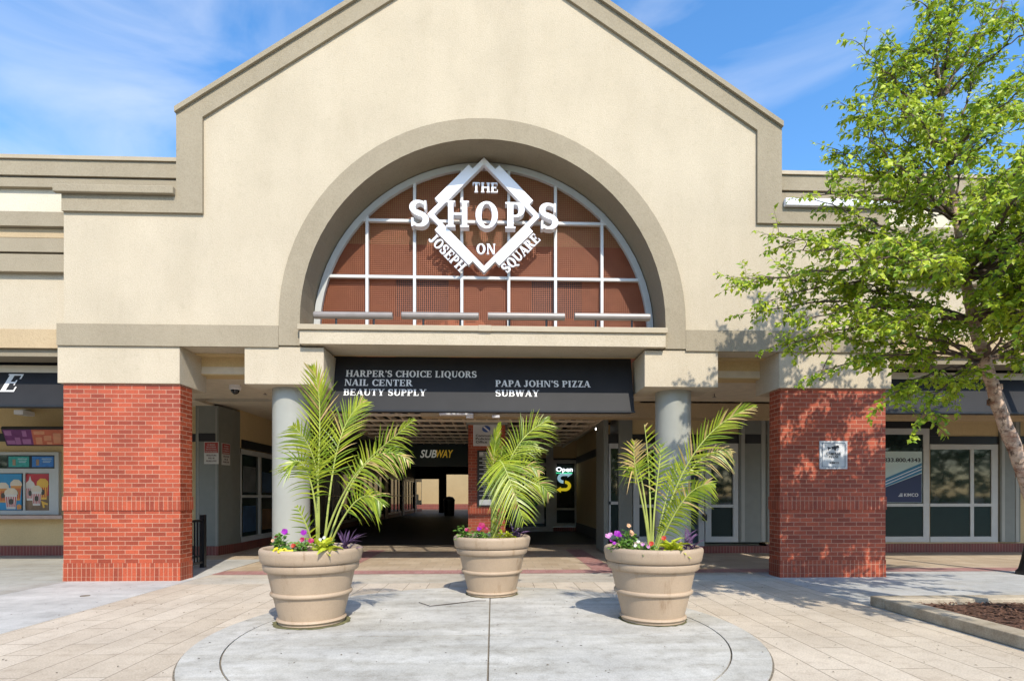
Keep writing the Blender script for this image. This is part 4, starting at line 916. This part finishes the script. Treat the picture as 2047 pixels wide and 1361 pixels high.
for i, (x, y, lab) in enumerate(POTS):
    t = thing('planter', (x, y, SLZ), lab, 'planter', 'round planters on the concrete slab')
    if i == 0:
        me = MB().lathe([(r_ * .955, z_) for r_, z_ in PROF], (x, y, SLZ), 72).build('pot', POT, t, sharp=50)
        s = MB(); V = [(x, y, SLZ + .70)]
        random.seed(2)
        for r_ in (.15, .3, .441):
            for k in range(24): V.append((x + r_ * math.cos(k * math.pi / 12), y + r_ * math.sin(k * math.pi / 12), SLZ + .70 + random.uniform(-.01, .02)))
        F = [(0, 1 + k, 1 + (k + 1) % 24) for k in range(24)] + [(1 + j * 24 + k, 25 + j * 24 + k, 25 + j * 24 + (k + 1) % 24, 1 + j * 24 + (k + 1) % 24) for j in range(2) for k in range(24)]
        so_ = s.add(V, F).build('soil', SOIL, t); pot0 = (me, so_)
    else:
        for q in pot0: c = q.copy(); COL.objects.link(c); c.parent = t
        list(t.children)[0].rotation_euler.z = 2.1 * i if t.children else 0

FROND = leafmat('palm_leaf', (.13, .215, .012), (.40, .45, .03), .25, .34); FRONDB = leafmat('palm_leaf_dry', (.34, .27, .07), (.60, .42, .17), .2, .6); STALK = plain('palm_stalk', (.36, .40, .09), .45, var=.2)
def bez(p, t):
    p = [Vector(q) for q in p]
    while len(p) > 1: p = [p[i].lerp(p[i + 1], t) for i in range(len(p) - 1)]
    return p[0]
def frond(parent, pts, n=34, L=.36, bare=.3, face=None, droop=.35, dry=0, w=.0105, up=0.45, seed=0, sides=(1, -1)):
    rnd = random.Random(seed); m = MB()
    face = Vector(face or (0, -1, .25)).normalized()
    n = int(n * .66); N = 22; P = [bez(pts, i / N) for i in range(N + 1)]
    m.tube(P, [.011 * (1 - .82 * i / N) + .0012 for i in range(N + 1)], 6, 1)
    for k in range(n):
        t = bare + (1 - bare) * (k + .5) / n
        for sd in sides:
            tt = min(.999, t + rnd.uniform(-.006, .006)); p = bez(pts, tt); d = (bez(pts, min(1, tt + .02)) - bez(pts, tt - .02)).normalized()
            s = d.cross(face).normalized() * sd; fn_ = s.cross(d).normalized() * sd
            q = (tt - bare) / (1 - bare); ln = L * (math.sin(math.pi * min(1, .18 + .80 * q)) ** .7) * rnd.uniform(.85, 1.1)
            if q > .93: ln *= .8
            ang = up + .55 * q + rnd.uniform(-.05, .05)
            dir_ = (s * math.cos(ang) + d * math.sin(ang) + fn_ * rnd.uniform(.05, .28)).normalized()
            wd = dir_.cross(fn_).normalized(); wd = (wd + fn_ * rnd.uniform(-.25, .25)).normalized()
            S = 4; V = []; ww = w * rnd.uniform(.8, 1.15); dr = droop * rnd.uniform(.6, 1.5)
            for j in range(S + 1):
                f = j / S; c = p + dir_ * ln * f + Vector((0, 0, -1)) * dr * ln * f * f
                h = ww * (1 - f) ** .6 * (.55 + .45 * min(1, f * 4)) if j < S else .0006
                V += [c + wd * h, c - wd * h]
            isdry = rnd.random() < dry * (.3 + q)
            m.add(V, [(2 * j, 2 * j + 2, 2 * j + 3, 2 * j + 1) for j in range(S)], 2 if isdry else 0)
    return m.build('frond', [FROND, STALK, FRONDB], parent)
def palm(pi, label, base, specs):
    x, y, _ = POTS[pi]; Yb = y
    t = thing('palm_plant', (at(*base, Yb)[0], Yb, SLZ + .69), label, 'palm', 'palms in the planters')
    for i, sp in enumerate(specs):
        pts, kw = sp; P = [at3(px, py, Yb + dy) for px, py, dy in pts]; P[0].z = SLZ + .68
        frond(t, P, seed=pi * 50 + i, **kw)
palm(0, 'lush green palm in the left planter with one frond reaching right', (640, 1095), [
    ([(636, 1095, .0), (628, 930, .12), (655, 800, .16), (624, 735, .10)], dict(n=44, L=.40, bare=.3, dry=.25, droop=.12, up=.75)),
    ([(640, 1095, .0), (690, 930, -.15), (745, 915, -.30), (828, 838, -.45)], dict(n=42, L=.35, bare=.32, droop=.40, face=(.25, -1, .45), up=.55, dry=.08)),
    ([(646, 1095, .05), (665, 930, .15), (670, 850, .25), (728, 800, .35)], dict(n=40, L=.38, bare=.35, droop=.2, up=.7, dry=.12)),
    ([(650, 1095, .0), (690, 960, .2), (750, 860, .3), (822, 925, .25)], dict(n=34, L=.27, bare=.35, droop=.55, dry=.3)),
    ([(636, 1095, .0), (640, 960, -.12), (640, 900, -.22), (585, 850, -.35)], dict(n=34, L=.34, bare=.4, droop=.25)),
    ([(652, 1095, .0), (690, 1010, -.1), (730, 960, -.15), (765, 1010, -.2)], dict(n=28, L=.26, bare=.35, droop=.5, dry=.15)),
    ([(632, 1095, -.02), (640, 1000, -.1), (612, 880, -.2), (575, 935, -.3)], dict(n=32, L=.30, bare=.35, droop=.4)),
    ([(630, 1092, -.05), (618, 1060, -.1), (608, 1035, -.14), (592, 1010, -.18)], dict(n=14, L=.16, bare=.1, droop=.2)),
])
palm(1, 'green palm in the middle planter with a frond bent over in front', (985, 1068), [
    ([(982, 1068, .0), (985, 960, .1), (982, 900, .05), (1000, 845, .0)], dict(n=40, L=.24, bare=.3, droop=.12, up=.9, dry=.1)),
    ([(986, 1068, .0), (1000, 930, .1), (1030, 870, .15), (1098, 838, .2)], dict(n=46, L=.48, bare=.3, droop=.3, up=.55)),
    ([(984, 1068, .0), (986, 840, -.05), (1000, 905, -.5), (1048, 1045, -.45)], dict(n=56, L=.46, bare=.42, droop=.30, face=(.1, -1, .3), up=.35)),
    ([(988, 1068, .0), (1030, 960, .05), (1070, 940, .0), (1100, 990, -.1)], dict(n=30, L=.27, bare=.3, droop=.4, dry=.1)),
    ([(986, 1068, .0), (1010, 950, .1), (1045, 905, .1), (1080, 945, .05)], dict(n=30, L=.28, bare=.3, droop=.45, dry=.2)),
    ([(985, 1068, .02), (995, 940, .15), (1020, 890, .2), (1075, 890, .25)], dict(n=34, L=.32, bare=.3, droop=.4)),
    ([(984, 1068, .0), (990, 960, -.1), (1005, 910, -.2), (1040, 935, -.3)], dict(n=26, L=.30, bare=.3, droop=.5)),
    ([(983, 1068, .0), (985, 960, -.1), (1000, 930, -.2), (1005, 890, -.3)], dict(n=28, L=.26, bare=.3, droop=.4, dry=.1)),
    ([(988, 1068, .0), (996, 1040, -.05), (1000, 1020, -.08), (1012, 1000, -.1)], dict(n=12, L=.18, bare=.1, droop=.2)),
])
palm(2, 'sparse palm in the right planter with bare stalks and browning tips', (1302, 1090), [
    ([(1298, 1090, .0), (1290, 990, -.05), (1262, 950, -.1), (1268, 880, -.15)], dict(n=22, L=.26, bare=.55, droop=.25, dry=.75, up=.5)),
    ([(1300, 1090, .0), (1290, 980, .0), (1276, 900, .0), (1262, 935, -.1)], dict(n=16, L=.24, bare=.6, droop=.5, dry=.4)),
    ([(1302, 1090, .0), (1300, 1000, .05), (1298, 920, .1), (1288, 848, .12)], dict(n=20, L=.27, bare=.35, droop=.1, dry=.2, up=.3, sides=(1,))),
    ([(1304, 1090, .0), (1306, 1000, .0), (1318, 940, .05), (1322, 890, .1)], dict(n=16, L=.24, bare=.45, droop=.15, dry=.15)),
    ([(1308, 1090, .0), (1345, 970, .0), (1390, 850, -.1), (1508, 812, -.25)], dict(n=48, L=.32, bare=.3, droop=.22, dry=.14, up=.7)),
    ([(1306, 1090, .0), (1340, 980, .1), (1400, 880, .15), (1462, 905, .1)], dict(n=26, L=.26, bare=.5, droop=.5, dry=.75)),
    ([(1310, 1090, .0), (1345, 1030, -.1), (1375, 960, -.2), (1428, 968, -.3)], dict(n=40, L=.26, bare=.2, droop=.45, dry=.12)),
    ([(1308, 1090, .0), (1330, 1040, -.05), (1352, 1000, -.1), (1395, 985, -.15)], dict(n=30, L=.22, bare=.2, droop=.5)),
    ([(1306, 1090, .02), (1325, 1030, .05), (1335, 960, .1), (1360, 925, .1)], dict(n=26, L=.22, bare=.35, droop=.3, dry=.15)),
])
# flowers
LG = leafmat('flower_leaf', (.06, .16, .02), (.17, .30, .04), .25); LIME = leafmat('lime_leaf', (.42, .50, .03), (.62, .62, .05), .3); PURP = leafmat('purple_leaf', (.06, .03, .075), (.19, .10, .20), .15)
def pmat(n, c): return leafmat('petal_' + n, mul(c, .8), mul(c, 1.2), .25)
PM = dict(magenta=pmat('magenta', (.30, .015, .34)), pink=pmat('pink', (.58, .25, .50)), red=pmat('red', (.55, .05, .02)), crimson=pmat('crimson', (.40, .02, .10)), yellow=pmat('yellow', (.70, .58, .03)), white=pmat('white', (.72, .70, .62)), peach=pmat('peach', (.62, .36, .20)))
def leaf(m, p, d, n, L, Wd, mi=0, cup=.15):
    s = d.cross(n).normalized()
    V = [p, p + d * L * .35 + s * Wd / 2 + n * cup * Wd, p + d * L * .35, p + d * L * .35 - s * Wd / 2 + n * cup * Wd, p + d * L * .72 + s * Wd * .36 + n * (cup * Wd - .08 * L), p + d * L * .72 - n * .06 * L, p + d * L * .72 - s * Wd * .36 + n * (cup * Wd - .08 * L), p + d * L - n * .18 * L]
    m.add(V, [(0, 1, 2), (0, 2, 3), (1, 4, 5, 2), (2, 5, 6, 3), (4, 7, 5), (5, 7, 6)], mi)
def rdir(r, zlo=-.2, zhi=1): 
    a = r.uniform(0, 6.283); z = r.uniform(zlo, zhi); q = math.sqrt(max(0, 1 - z * z)); return Vector((q * math.cos(a), q * math.sin(a), z))
def mound(c, label, r, h, nl, lm, flowers=(), L=.05, Wd=.026, seed=0, name='bedding_plant', cat='flower', tall=False):
    rn = random.Random(seed); c = Vector(c); t = thing(name, c, label, cat)
    m = MB()
    for k in range(nl):
        d = rdir(rn, 0.0, 1); p = c + Vector((d.x * r * rn.uniform(.1, 1), d.y * r * rn.uniform(.1, 1), h * rn.uniform(.1, 1) * (1.0 if not tall else rn.uniform(.4, 1))))
        dd = (rdir(rn, -.3, .9) + Vector((d.x, d.y, 0)) * .5).normalized(); n = (Vector((0, -.5, 1)) + rdir(rn, -.5, 1) * .7); n = (n - dd * n.dot(dd)).normalized()
        leaf(m, p, dd, n, L * rn.uniform(.7, 1.3), Wd * rn.uniform(.7, 1.3))
    for k in range(max(4, nl // 12)):
        d = rdir(rn, .4, 1); m.tube([c, c + Vector((d.x * r * .5, d.y * r * .5, h * .55)), c + Vector((d.x * r, d.y * r, h * d.z))], [.004, .003, .002], 4)
    m.build('foliage', lm, t)
    for col, pos, R_ in flowers:
        b = MB(); pc = c + Vector(pos); ax = (Vector((0, -1, .5)) + rdir(rn) * .5).normalized(); e1 = ax.orthogonal().normalized(); e2 = ax.cross(e1)
        for j in range(5):
            a0 = j * 2 * math.pi / 5; V = [pc - ax * R_ * .3]
            for q in range(4):
                a = a0 + (q / 3) * 2 * math.pi / 5 * 1.12; V.append(pc + (e1 * math.cos(a) + e2 * math.sin(a)) * R_ * (1.0 if q in (1, 2) else .85) + ax * R_ * .12 * (j % 2))
            b.add(V, [(0, 1, 2), (0, 2, 3), (0, 3, 4)])
        b.build('blossom', PM[col], t)
    return t
def star(c, label, n, L, Wd, mat, seed, name, cat, lift=(.1, 1)):
    rn = random.Random(seed); c = Vector(c); t = thing(name, c, label, cat); m = MB()
    for k in range(n):
        d = rdir(rn, *lift); p = c + Vector((rn.uniform(-.05, .05), rn.uniform(-.05, .05), rn.uniform(0, .10))); n_ = Vector((0, 0, 1)) + rdir(rn) * .4; n_ = (n_ - d * n_.dot(d)).normalized()
        leaf(m, p, d, n_, L * rn.uniform(.65, 1.25), Wd, 0, .3)
    m.build('foliage', mat, t); return t
SZ = SLZ + .70
def fpos(i, px, py, dy): 
    p = at3(px, py, POTS[i][1] + dy); return (p.x, p.y, SZ)
def fl(i, cpx, *L): 
    """blossom positions from pixels relative to plant centre"""
    o = []
    for col, px, py, dy, r_ in L:
        p = at3(px, py, POTS[i][1] + dy); c = fpos(i, *cpx); o.append((col, (p.x - c[0], p.y - c[1], p.z - c[2]), r_))
    return o
NM = ('left', 'middle', 'right')
# left planter
mound(fpos(0, 562, 1095, -.18), 'tall green flowering plant with purple blossoms, left planter rim', .10, .22, 130, LG, fl(0, (562, 1095, -.18), ('magenta', 569, 1062, -.2, .032), ('crimson', 552, 1072, -.2, .02), ('peach', 545, 1080, -.22, .018)), seed=1, tall=True)
mound(fpos(0, 568, 1098, -.36), 'low mound of small yellow flowers at the left planter front', .10, .06, 60, LG, [('yellow', (random.Random(k).uniform(-.11, .11), -.03 - random.Random(k + 40).uniform(0, .08), .05 + random.Random(k + 90).uniform(0, .03)), .017) for k in range(14)], seed=2, L=.035)
mound(fpos(0, 602, 1095, -.30), 'mixed red and purple blossoms in the centre of the left planter', .13, .12, 110, LG, fl(0, (602, 1095, -.30), ('red', 586, 1090, -.36, .022), ('red', 593, 1087, -.34, .022), ('magenta', 607, 1064, -.28, .03), ('crimson', 622, 1080, -.3, .03), ('crimson', 604, 1078, -.3, .025)), seed=3)
mound(fpos(0, 655, 1095, -.12), 'small white and red flowers beside the lime plant in the left planter', .09, .13, 90, LG, fl(0, (655, 1095, -.12), ('white', 640, 1078, -.2, .018), ('white', 648, 1074, -.2, .018), ('white', 655, 1082, -.2, .018), ('red', 660, 1077, -.2, .02)), seed=4, L=.04)
star(fpos(0, 648, 1100, -.32), 'lime green leafy plant spilling over the left planter rim', 34, .15, .05, LIME, 5, 'lime_plant', 'plant', (-.15, .8))
star(fpos(0, 690, 1094, -.05), 'spiky purple plant at the right side of the left planter', 26, .18, .028, PURP, 6, 'purple_plant', 'plant')
# middle planter
mound(fpos(1, 930, 1068, -.2), 'pale green flowering plant at the left side of the middle planter', .11, .2, 110, LG, fl(1, (930, 1068, -.2), ('crimson', 933, 1058, -.25, .03)), seed=11, tall=True)
mound(fpos(1, 962, 1068, -.3), 'crimson and white petunias in the middle planter', .15, .12, 130, LG, fl(1, (962, 1068, -.3), ('crimson', 963, 1050, -.32, .045), ('magenta', 958, 1056, -.34, .03), ('crimson', 972, 1056, -.3, .03)), seed=12)
star(fpos(1, 1010, 1070, -.3), 'lime green plant at the front of the middle planter', 40, .13, .035, LIME, 13, 'lime_plant', 'plant', (-.1, .7))
star(fpos(1, 1033, 1068, -.12), 'spiky purple plant at the right of the middle planter', 26, .15, .030, PURP, 14, 'purple_plant', 'plant')
# right planter
mound(fpos(2, 1240, 1098, -.2), 'magenta and pink petunias at the left of the right planter', .09, .14, 90, LG, fl(2, (1240, 1098, -.2), ('magenta', 1234, 1066, -.25, .036), ('magenta', 1238, 1070, -.22, .03), ('pink', 1215, 1071, -.25, .03), ('pink', 1220, 1068, -.22, .026), ('magenta', 1228, 1085, -.25, .02), ('magenta', 1222, 1080, -.2, .02)), seed=21)
mound(fpos(2, 1258, 1096, -.15), 'upright green plant with peach blossoms in the right planter', .07, .26, 110, LG, fl(2, (1258, 1096, -.15), ('peach', 1257, 1050, -.18, .024), ('peach', 1263, 1066, -.18, .026), ('peach', 1262, 1062, -.2, .02)), seed=22, tall=True, L=.055)
mound(fpos(2, 1290, 1098, -.3), 'low pink and white flowers at the front of the right planter', .14, .09, 130, LG, fl(2, (1290, 1098, -.3), ('pink', 1285, 1088, -.4, .018), ('white', 1276, 1082, -.4, .018), ('pink', 1296, 1092, -.42, .018), ('red', 1302, 1086, -.38, .026), ('red', 1327, 1075, -.3, .026), ('white', 1270, 1090, -.4, .016)), seed=23, L=.04)
star(fpos(2, 1345, 1098, -.33), 'bright lime plant hanging over the right planter rim', 46, .15, .05, LIME, 24, 'lime_plant', 'plant', (-.2, .8))
star(fpos(2, 1376, 1096, -.12), 'purple strap leaved plant at the right edge of the right planter', 24, .18, .030, PURP, 25, 'purple_plant', 'plant')

# ------------------------------------------------------------------ birch tree
def barkmat():
    m, nt, b = nodes('birch_bark')
    n1 = noise(nt, 7, 6, .7, stretch=(1, 1, 2.2)); n2 = noise(nt, 18, 5, .7)
    r1 = ramp(nt, n1.outputs[0], .35, (.26, .12, .07), .55, (.56, .40, .29)); r2 = ramp(nt, n2.outputs[0], .34, (.10, .07, .06), .48, (1, 1, 1))
    o = mixc(nt, r1.outputs[0], r2.outputs[0], mode='MULTIPLY', f=.9); nt.links.new(o, b.inputs['Base Color']); b.inputs['Roughness'].default_value = .8; bump(nt, b, n2.outputs[0], .8, .02); return m
BARK = barkmat(); TWIG = plain('twig_brown', (.12, .08, .06), .8); BLEAF = leafmat('birch_leaf', (.17, .30, .014), (.56, .63, .045), .36, .42)
def birch():
    rn = random.Random(11)
    bx, by = 5.85, 5.55
    t = thing('birch_tree', (bx, by, 0), 'leaning birch tree with peeling pinkish bark in the mulched bed', 'tree')
    tr = [Vector((bx, by, .03)), Vector((5.78, 5.55, .35)), at3(2080, 1040, 5.55), at3(2038, 920, 5.58), at3(2002, 830, 5.6), at3(1968, 720, 5.62), at3(1945, 640, 5.65), at3(1930, 560, 5.68), at3(1912, 440, 5.7), at3(1895, 330, 5.7), at3(1880, 200, 5.7), at3(1868, 60, 5.65)]
    rad = [.10, .082, .072, .066, .062, .058, .052, .044, .030, .021, .014, .008]
    m = MB(); P, Q = [], []
    for i in range(len(tr) - 1):
        for k in range(4): f = k / 4; P.append(tr[i].lerp(tr[i + 1], f) + Vector((rn.uniform(-.006, .006), rn.uniform(-.006, .006), 0))); Q.append((rad[i] + (rad[i + 1] - rad[i]) * f) * rn.uniform(.94, 1.06))
    m.tube(P, Q, 12)
    for k in range(90):                                             # curling bark flakes
        i = rn.randint(3, 26); a = rn.uniform(0, 6.28); d = Vector((math.cos(a), math.sin(a), 0)); s = Vector((-d.y, d.x, 0)); c = P[i] + d * (Q[i] + .002); h = rn.uniform(.012, .04); w = rn.uniform(.012, .03); l = rn.uniform(.004, .018)
        m.add([c - s * w + Vector((0, 0, -h)), c - s * w + Vector((0, 0, h)), c + s * w + d * l + Vector((0, 0, h * .8)), c + s * w + d * l + Vector((0, 0, -h * .7))], [(0, 1, 2, 3)])
    trunk = m.build('trunk', BARK, t)
    lm = MB(); lf = MB(); limbs = []
    def tp(px, py, dy): return at3(px, py, 5.6 + dy)
    starts = {'a': tr[6], 'b': tr[7], 'c': tr[8], 'd': tr[9], 'e': tr[10], 'f': tr[5]}
    spec = [('a', (1475, 555, .9)), ('b', (1490, 565, .2)), ('a', (1500, 625, 1.2)), ('a', (1560, 690, .5)), ('b', (1555, 470, .6)), ('b', (1600, 500, -.3)), ('b', (1630, 400, .4)), ('c', (1675, 300, .2)), ('c', (1640, 390, -.5)), ('c', (1700, 215, .3)), ('d', (1725, 95, 0)), ('d', (1745, 130, .5)), ('e', (1790, 95, .2)), ('e', (1855, 15, 0)), ('e', (1900, -60, .2)),
            ('f', (1640, 740, -.2)), ('f', (1720, 720, .5)), ('f', (1770, 800, -.3)), ('f', (1835, 850, -.5)), ('f', (1690, 650, -.6)), ('a', (1800, 640, -.9)), ('b', (1770, 480, -.9)), ('b', (1700, 520, -.7)), ('c', (1790, 330, -.7)), ('d', (1800, 220, -.5)), 
            ('b', (2040, 560, -.3)), ('b', (2090, 470, .2)), ('c', (2030, 380, -.4)), ('c', (2080, 300, .3)), ('d', (1990, 200, -.3)), ('d', (2060, 130, .2)), ('e', (1960, 60, .1)), ('e', (2030, -20, .2)), ('f', (2040, 740, .5)), ('f', (1910, 800, .8)), ('d', (1930, 330, -1.0)),
            ('e', (2100, 40, -.5)), ('b', (2120, 600, -.9)), ('f', (1660, 610, .9)), ('a', (1600, 640, .0)), ('c', (1740, 400, .9)), ('d', (1850, 150, .8)), ('b', (1840, 560, 1.2)), ('a', (1900, 660, 1.3)), ('c', (1960, 460, 1.0)), ('c', (2050, 420, 1.0)), ('b', (1540, 600, .6)), ('f', (1600, 680, .9)), ('c', (1690, 330, .6)), ('d', (1745, 190, -.2)), ('c', (1765, 250, .5)), ('d', (1800, 130, .4)), ('c', (1720, 270, -.3)), ('e', (1850, 80, -.2)), ('e', (1900, 40, .3)), ('d', (1830, 240, .1)), ('c', (1900, 280, .4)), ('d', (1950, 120, .5)), ('c', (2000, 500, -.4)), ('d', (2030, 260, -.2)), ('a', (1700, 560, .4)), ('b', (1680, 460, .1)), ('b', (1900, 520, -.4)), ('c', (1820, 420, .3)),
            ('a', (2250, 560, .3)), ('b', (2300, 400, .6)), ('c', (2250, 250, .5)), ('a', (2380, 640, .8)), ('b', (2420, 500, .0)), ('c', (2350, 330, -.4)), ('f', (2230, 720, .9)), ('f', (2300, 780, .2)), ('a', (2200, 650, -.5)), ('b', (2200, 480, -.9)), ('d', (2150, 200, .8)), ('a', (2150, 600, 1.2)), ('b', (2230, 420, 1.2)),
            ('b', (1850, 520, -1.5)), ('c', (2000, 400, -1.5)), ('b', (2150, 520, -1.6)), ('a', (2250, 600, -1.4)), ('c', (2150, 300, -1.4)), ('d', (2050, 180, -1.2))]
    spec += [(k_, Vector(v_)) for k_, v_ in (('b', (6.5, 5, 4.5)), ('b', (7.1, 5.5, 5)), ('c', (6.0, 4.5, 5.0)), ('b', (6.8, 4.2, 3.9)), ('a', (5.6, 3.6, 3.6)), ('b', (5.0, 3.2, 3.8)), ('b', (5.3, 2.6, 4.2)), ('a', (4.9, 3.9, 3.2)), ('c', (5.8, 2.8, 4.8)), ('b', (4.5, 3.5, 4.2)), ('a', (6.2, 6.1, 3.6)), ('a', (6.9, 6.2, 3.9)), ('f', (6.6, 5.6, 3.3)), ('f', (7.0, 4.9, 3.4)), ('a', (5.2, 2.3, 3.4)), ('a', (6.1, 3.2, 3.3)), ('b', (8.2, 5.2, 3.6)), ('b', (8.8, 5.8, 4.2)), ('c', (7.8, 4.6, 4.2)), ('a', (8.0, 6.2, 3.4)), ('c', (9.0, 4.9, 4.6)), ('a', (5.4, 2.0, 3.5)), ('b', (5.1, 2.9, 3.3)), ('a', (7.4, 4.0, 3.2)), ('a', (4.2, 4.0, 3.3)), ('a', (4.4, 3.6, 3.0)), ('b', (4.0, 3.7, 3.8)), ('f', (4.7, 4.4, 3.0)), ('f', (4.35, 4.2, 2.8)), ('a', (4.6, 3.2, 3.4)))]
    nleaf = 0
    def twig(p0, d, L, lev):
        nonlocal nleaf
        n = 6; pts = [p0]; dd = d.copy()
        for k in range(n): dd = (dd + rdir(rn, -1, 1) * .18 + Vector((0, 0, -.05))).normalized(); pts.append(pts[-1] + dd * L / n)
        lm.tube(pts, [.0035 * (1 - .7 * k / n) * (1.6 if lev == 0 else 1) for k in range(n + 1)], 4, 0, False)
        cnt = int(L / .019)
        for k in range(cnt):
            f = .12 + .88 * (k + rn.random()) / cnt; i = min(n - 1, int(f * n)); p = pts[i].lerp(pts[i + 1], f * n - i)
            sd = (rdir(rn, -.8, .6) + dd * .6 + Vector((0, -.15, -.15))).normalized(); nn = Vector((rn.uniform(-.45, .6), rn.uniform(-1.2, -.2), rn.uniform(.2, 1.1))).normalized(); nn = (nn - sd * nn.dot(sd)).normalized()
            LL = rn.uniform(.042, .078); s_ = sd.cross(nn) * LL * .33; a = p + sd * .012
            V = [a, a + sd * LL * .38 + s_ + nn * .006, a + sd * LL - nn * .008, a + sd * LL * .38 - s_ + nn * .006, a + sd * LL * .45]
            lf.add(V, [(0, 1, 4), (1, 2, 4), (4, 2, 3), (0, 4, 3)]); nleaf += 1
        if lev == 0:
            for k in range(2):
                i = rn.randint(1, 4); twig(pts[i], (dd + rdir(rn, -.5, .8) * .9).normalized(), L * rn.uniform(.45, .7), 1)
    for key, tg in spec:
        a = starts[key]; b = tg if isinstance(tg, Vector) else tp(*tg); L = (b - a).length
        mid = a.lerp(b, .5) + Vector((rn.uniform(-.1, .1), rn.uniform(-.1, .1), .10 * L + rn.uniform(-.05, .1)))
        N = 16; pts = [bez([a, mid, b], k / N) + (rdir(rn, -1, 1) * .02 if 0 < k < N else Vector()) for k in range(N + 1)]
        r0 = .006 + .0055 * L; lm.tube(pts, [r0 * (1 - .88 * k / N) + .002 for k in range(N + 1)], 6, 0, False)
        nt_ = int(6 + L * (8.5 if isinstance(tg, Vector) else 6.6))
        for k in range(nt_):
            f = .26 + .74 * (k + rn.random()) / nt_; f = min(f, .999); i = int(f * N); p = pts[i].lerp(pts[min(N, i + 1)], f * N - i); d = (pts[min(N, i + 1)] - pts[max(0, i - 1)]).normalized()
            dd = (d * .7 + rdir(rn, -.6, .8) * 1.0).normalized(); twig(p, dd, rn.uniform(.22, .46) * (1.1 - .4 * f), 0 if rn.random() < .6 else 1)
        twig(pts[-1], (pts[-1] - pts[-3]).normalized(), .28, 1)
    lm.build('limbs', TWIG, t); lf.build('crown', BLEAF, t); print('birch leaves', nleaf)
birch()

# ------------------------------------------------------------------ tree line across the car park, behind the camera (mirrored in the shop glass)
def tree_line():
    rn = random.Random(3); m = MB()
    for k in range(26000):
        cl = rn.randint(0, 47); cx = -94 + cl * 4.0; c = Vector((cx + rn.gauss(0, 1.6), -24 + (cl % 3) * 1.5 + rn.gauss(0, 1.2), max(.3, rn.random() ** .8 * (6.5 + (cl * 37 % 5) * .6))))
        d = rdir(rn, -.5, 1); n = rdir(rn, -.2, 1); s_ = d.cross(n).normalized() * rn.uniform(.14, .26); l = rn.uniform(.3, .55)
        m.add([c - d * l, c + s_, c + d * l, c - s_], [(0, 1, 2, 3)])
    return m.build('tree_line', leafmat('far_leaf', (.03, .07, .01), (.09, .16, .02), .2, .6))
tag(tree_line(), 'leafy tree line across the car park, mirrored in the shop glass', 'trees', kind='stuff')

rn = random.Random(8); m = MB()                                       # bits of leaf and grit on the paving
for k in range(420):
    x, y = rn.uniform(-5.5, 5.0), rn.uniform(3.6, 9.5); a = rn.uniform(0, 6.3); l, w = rn.uniform(.004, .016), rn.uniform(.003, .008); c, q = math.cos(a), math.sin(a)
    if 4.4 < x and y < 6.7: continue
    z = SLZ + .0025 if (x - CX) ** 2 + (y - CY) ** 2 < R1 ** 2 else .0045
    m.add([(x - c * l, y - q * l, z), (x + q * w, y - c * w, z + .003), (x + c * l, y + q * l, z + .001), (x - q * w, y + c * w, z + .004)], [(0, 1, 2, 3)])
tag(m.build('leaf_litter', plain('litter_brown', (.10, .07, .04), .9, var=.5, vs=20)), 'tiny dry leaf bits scattered over the paving', 'litter', kind='stuff')
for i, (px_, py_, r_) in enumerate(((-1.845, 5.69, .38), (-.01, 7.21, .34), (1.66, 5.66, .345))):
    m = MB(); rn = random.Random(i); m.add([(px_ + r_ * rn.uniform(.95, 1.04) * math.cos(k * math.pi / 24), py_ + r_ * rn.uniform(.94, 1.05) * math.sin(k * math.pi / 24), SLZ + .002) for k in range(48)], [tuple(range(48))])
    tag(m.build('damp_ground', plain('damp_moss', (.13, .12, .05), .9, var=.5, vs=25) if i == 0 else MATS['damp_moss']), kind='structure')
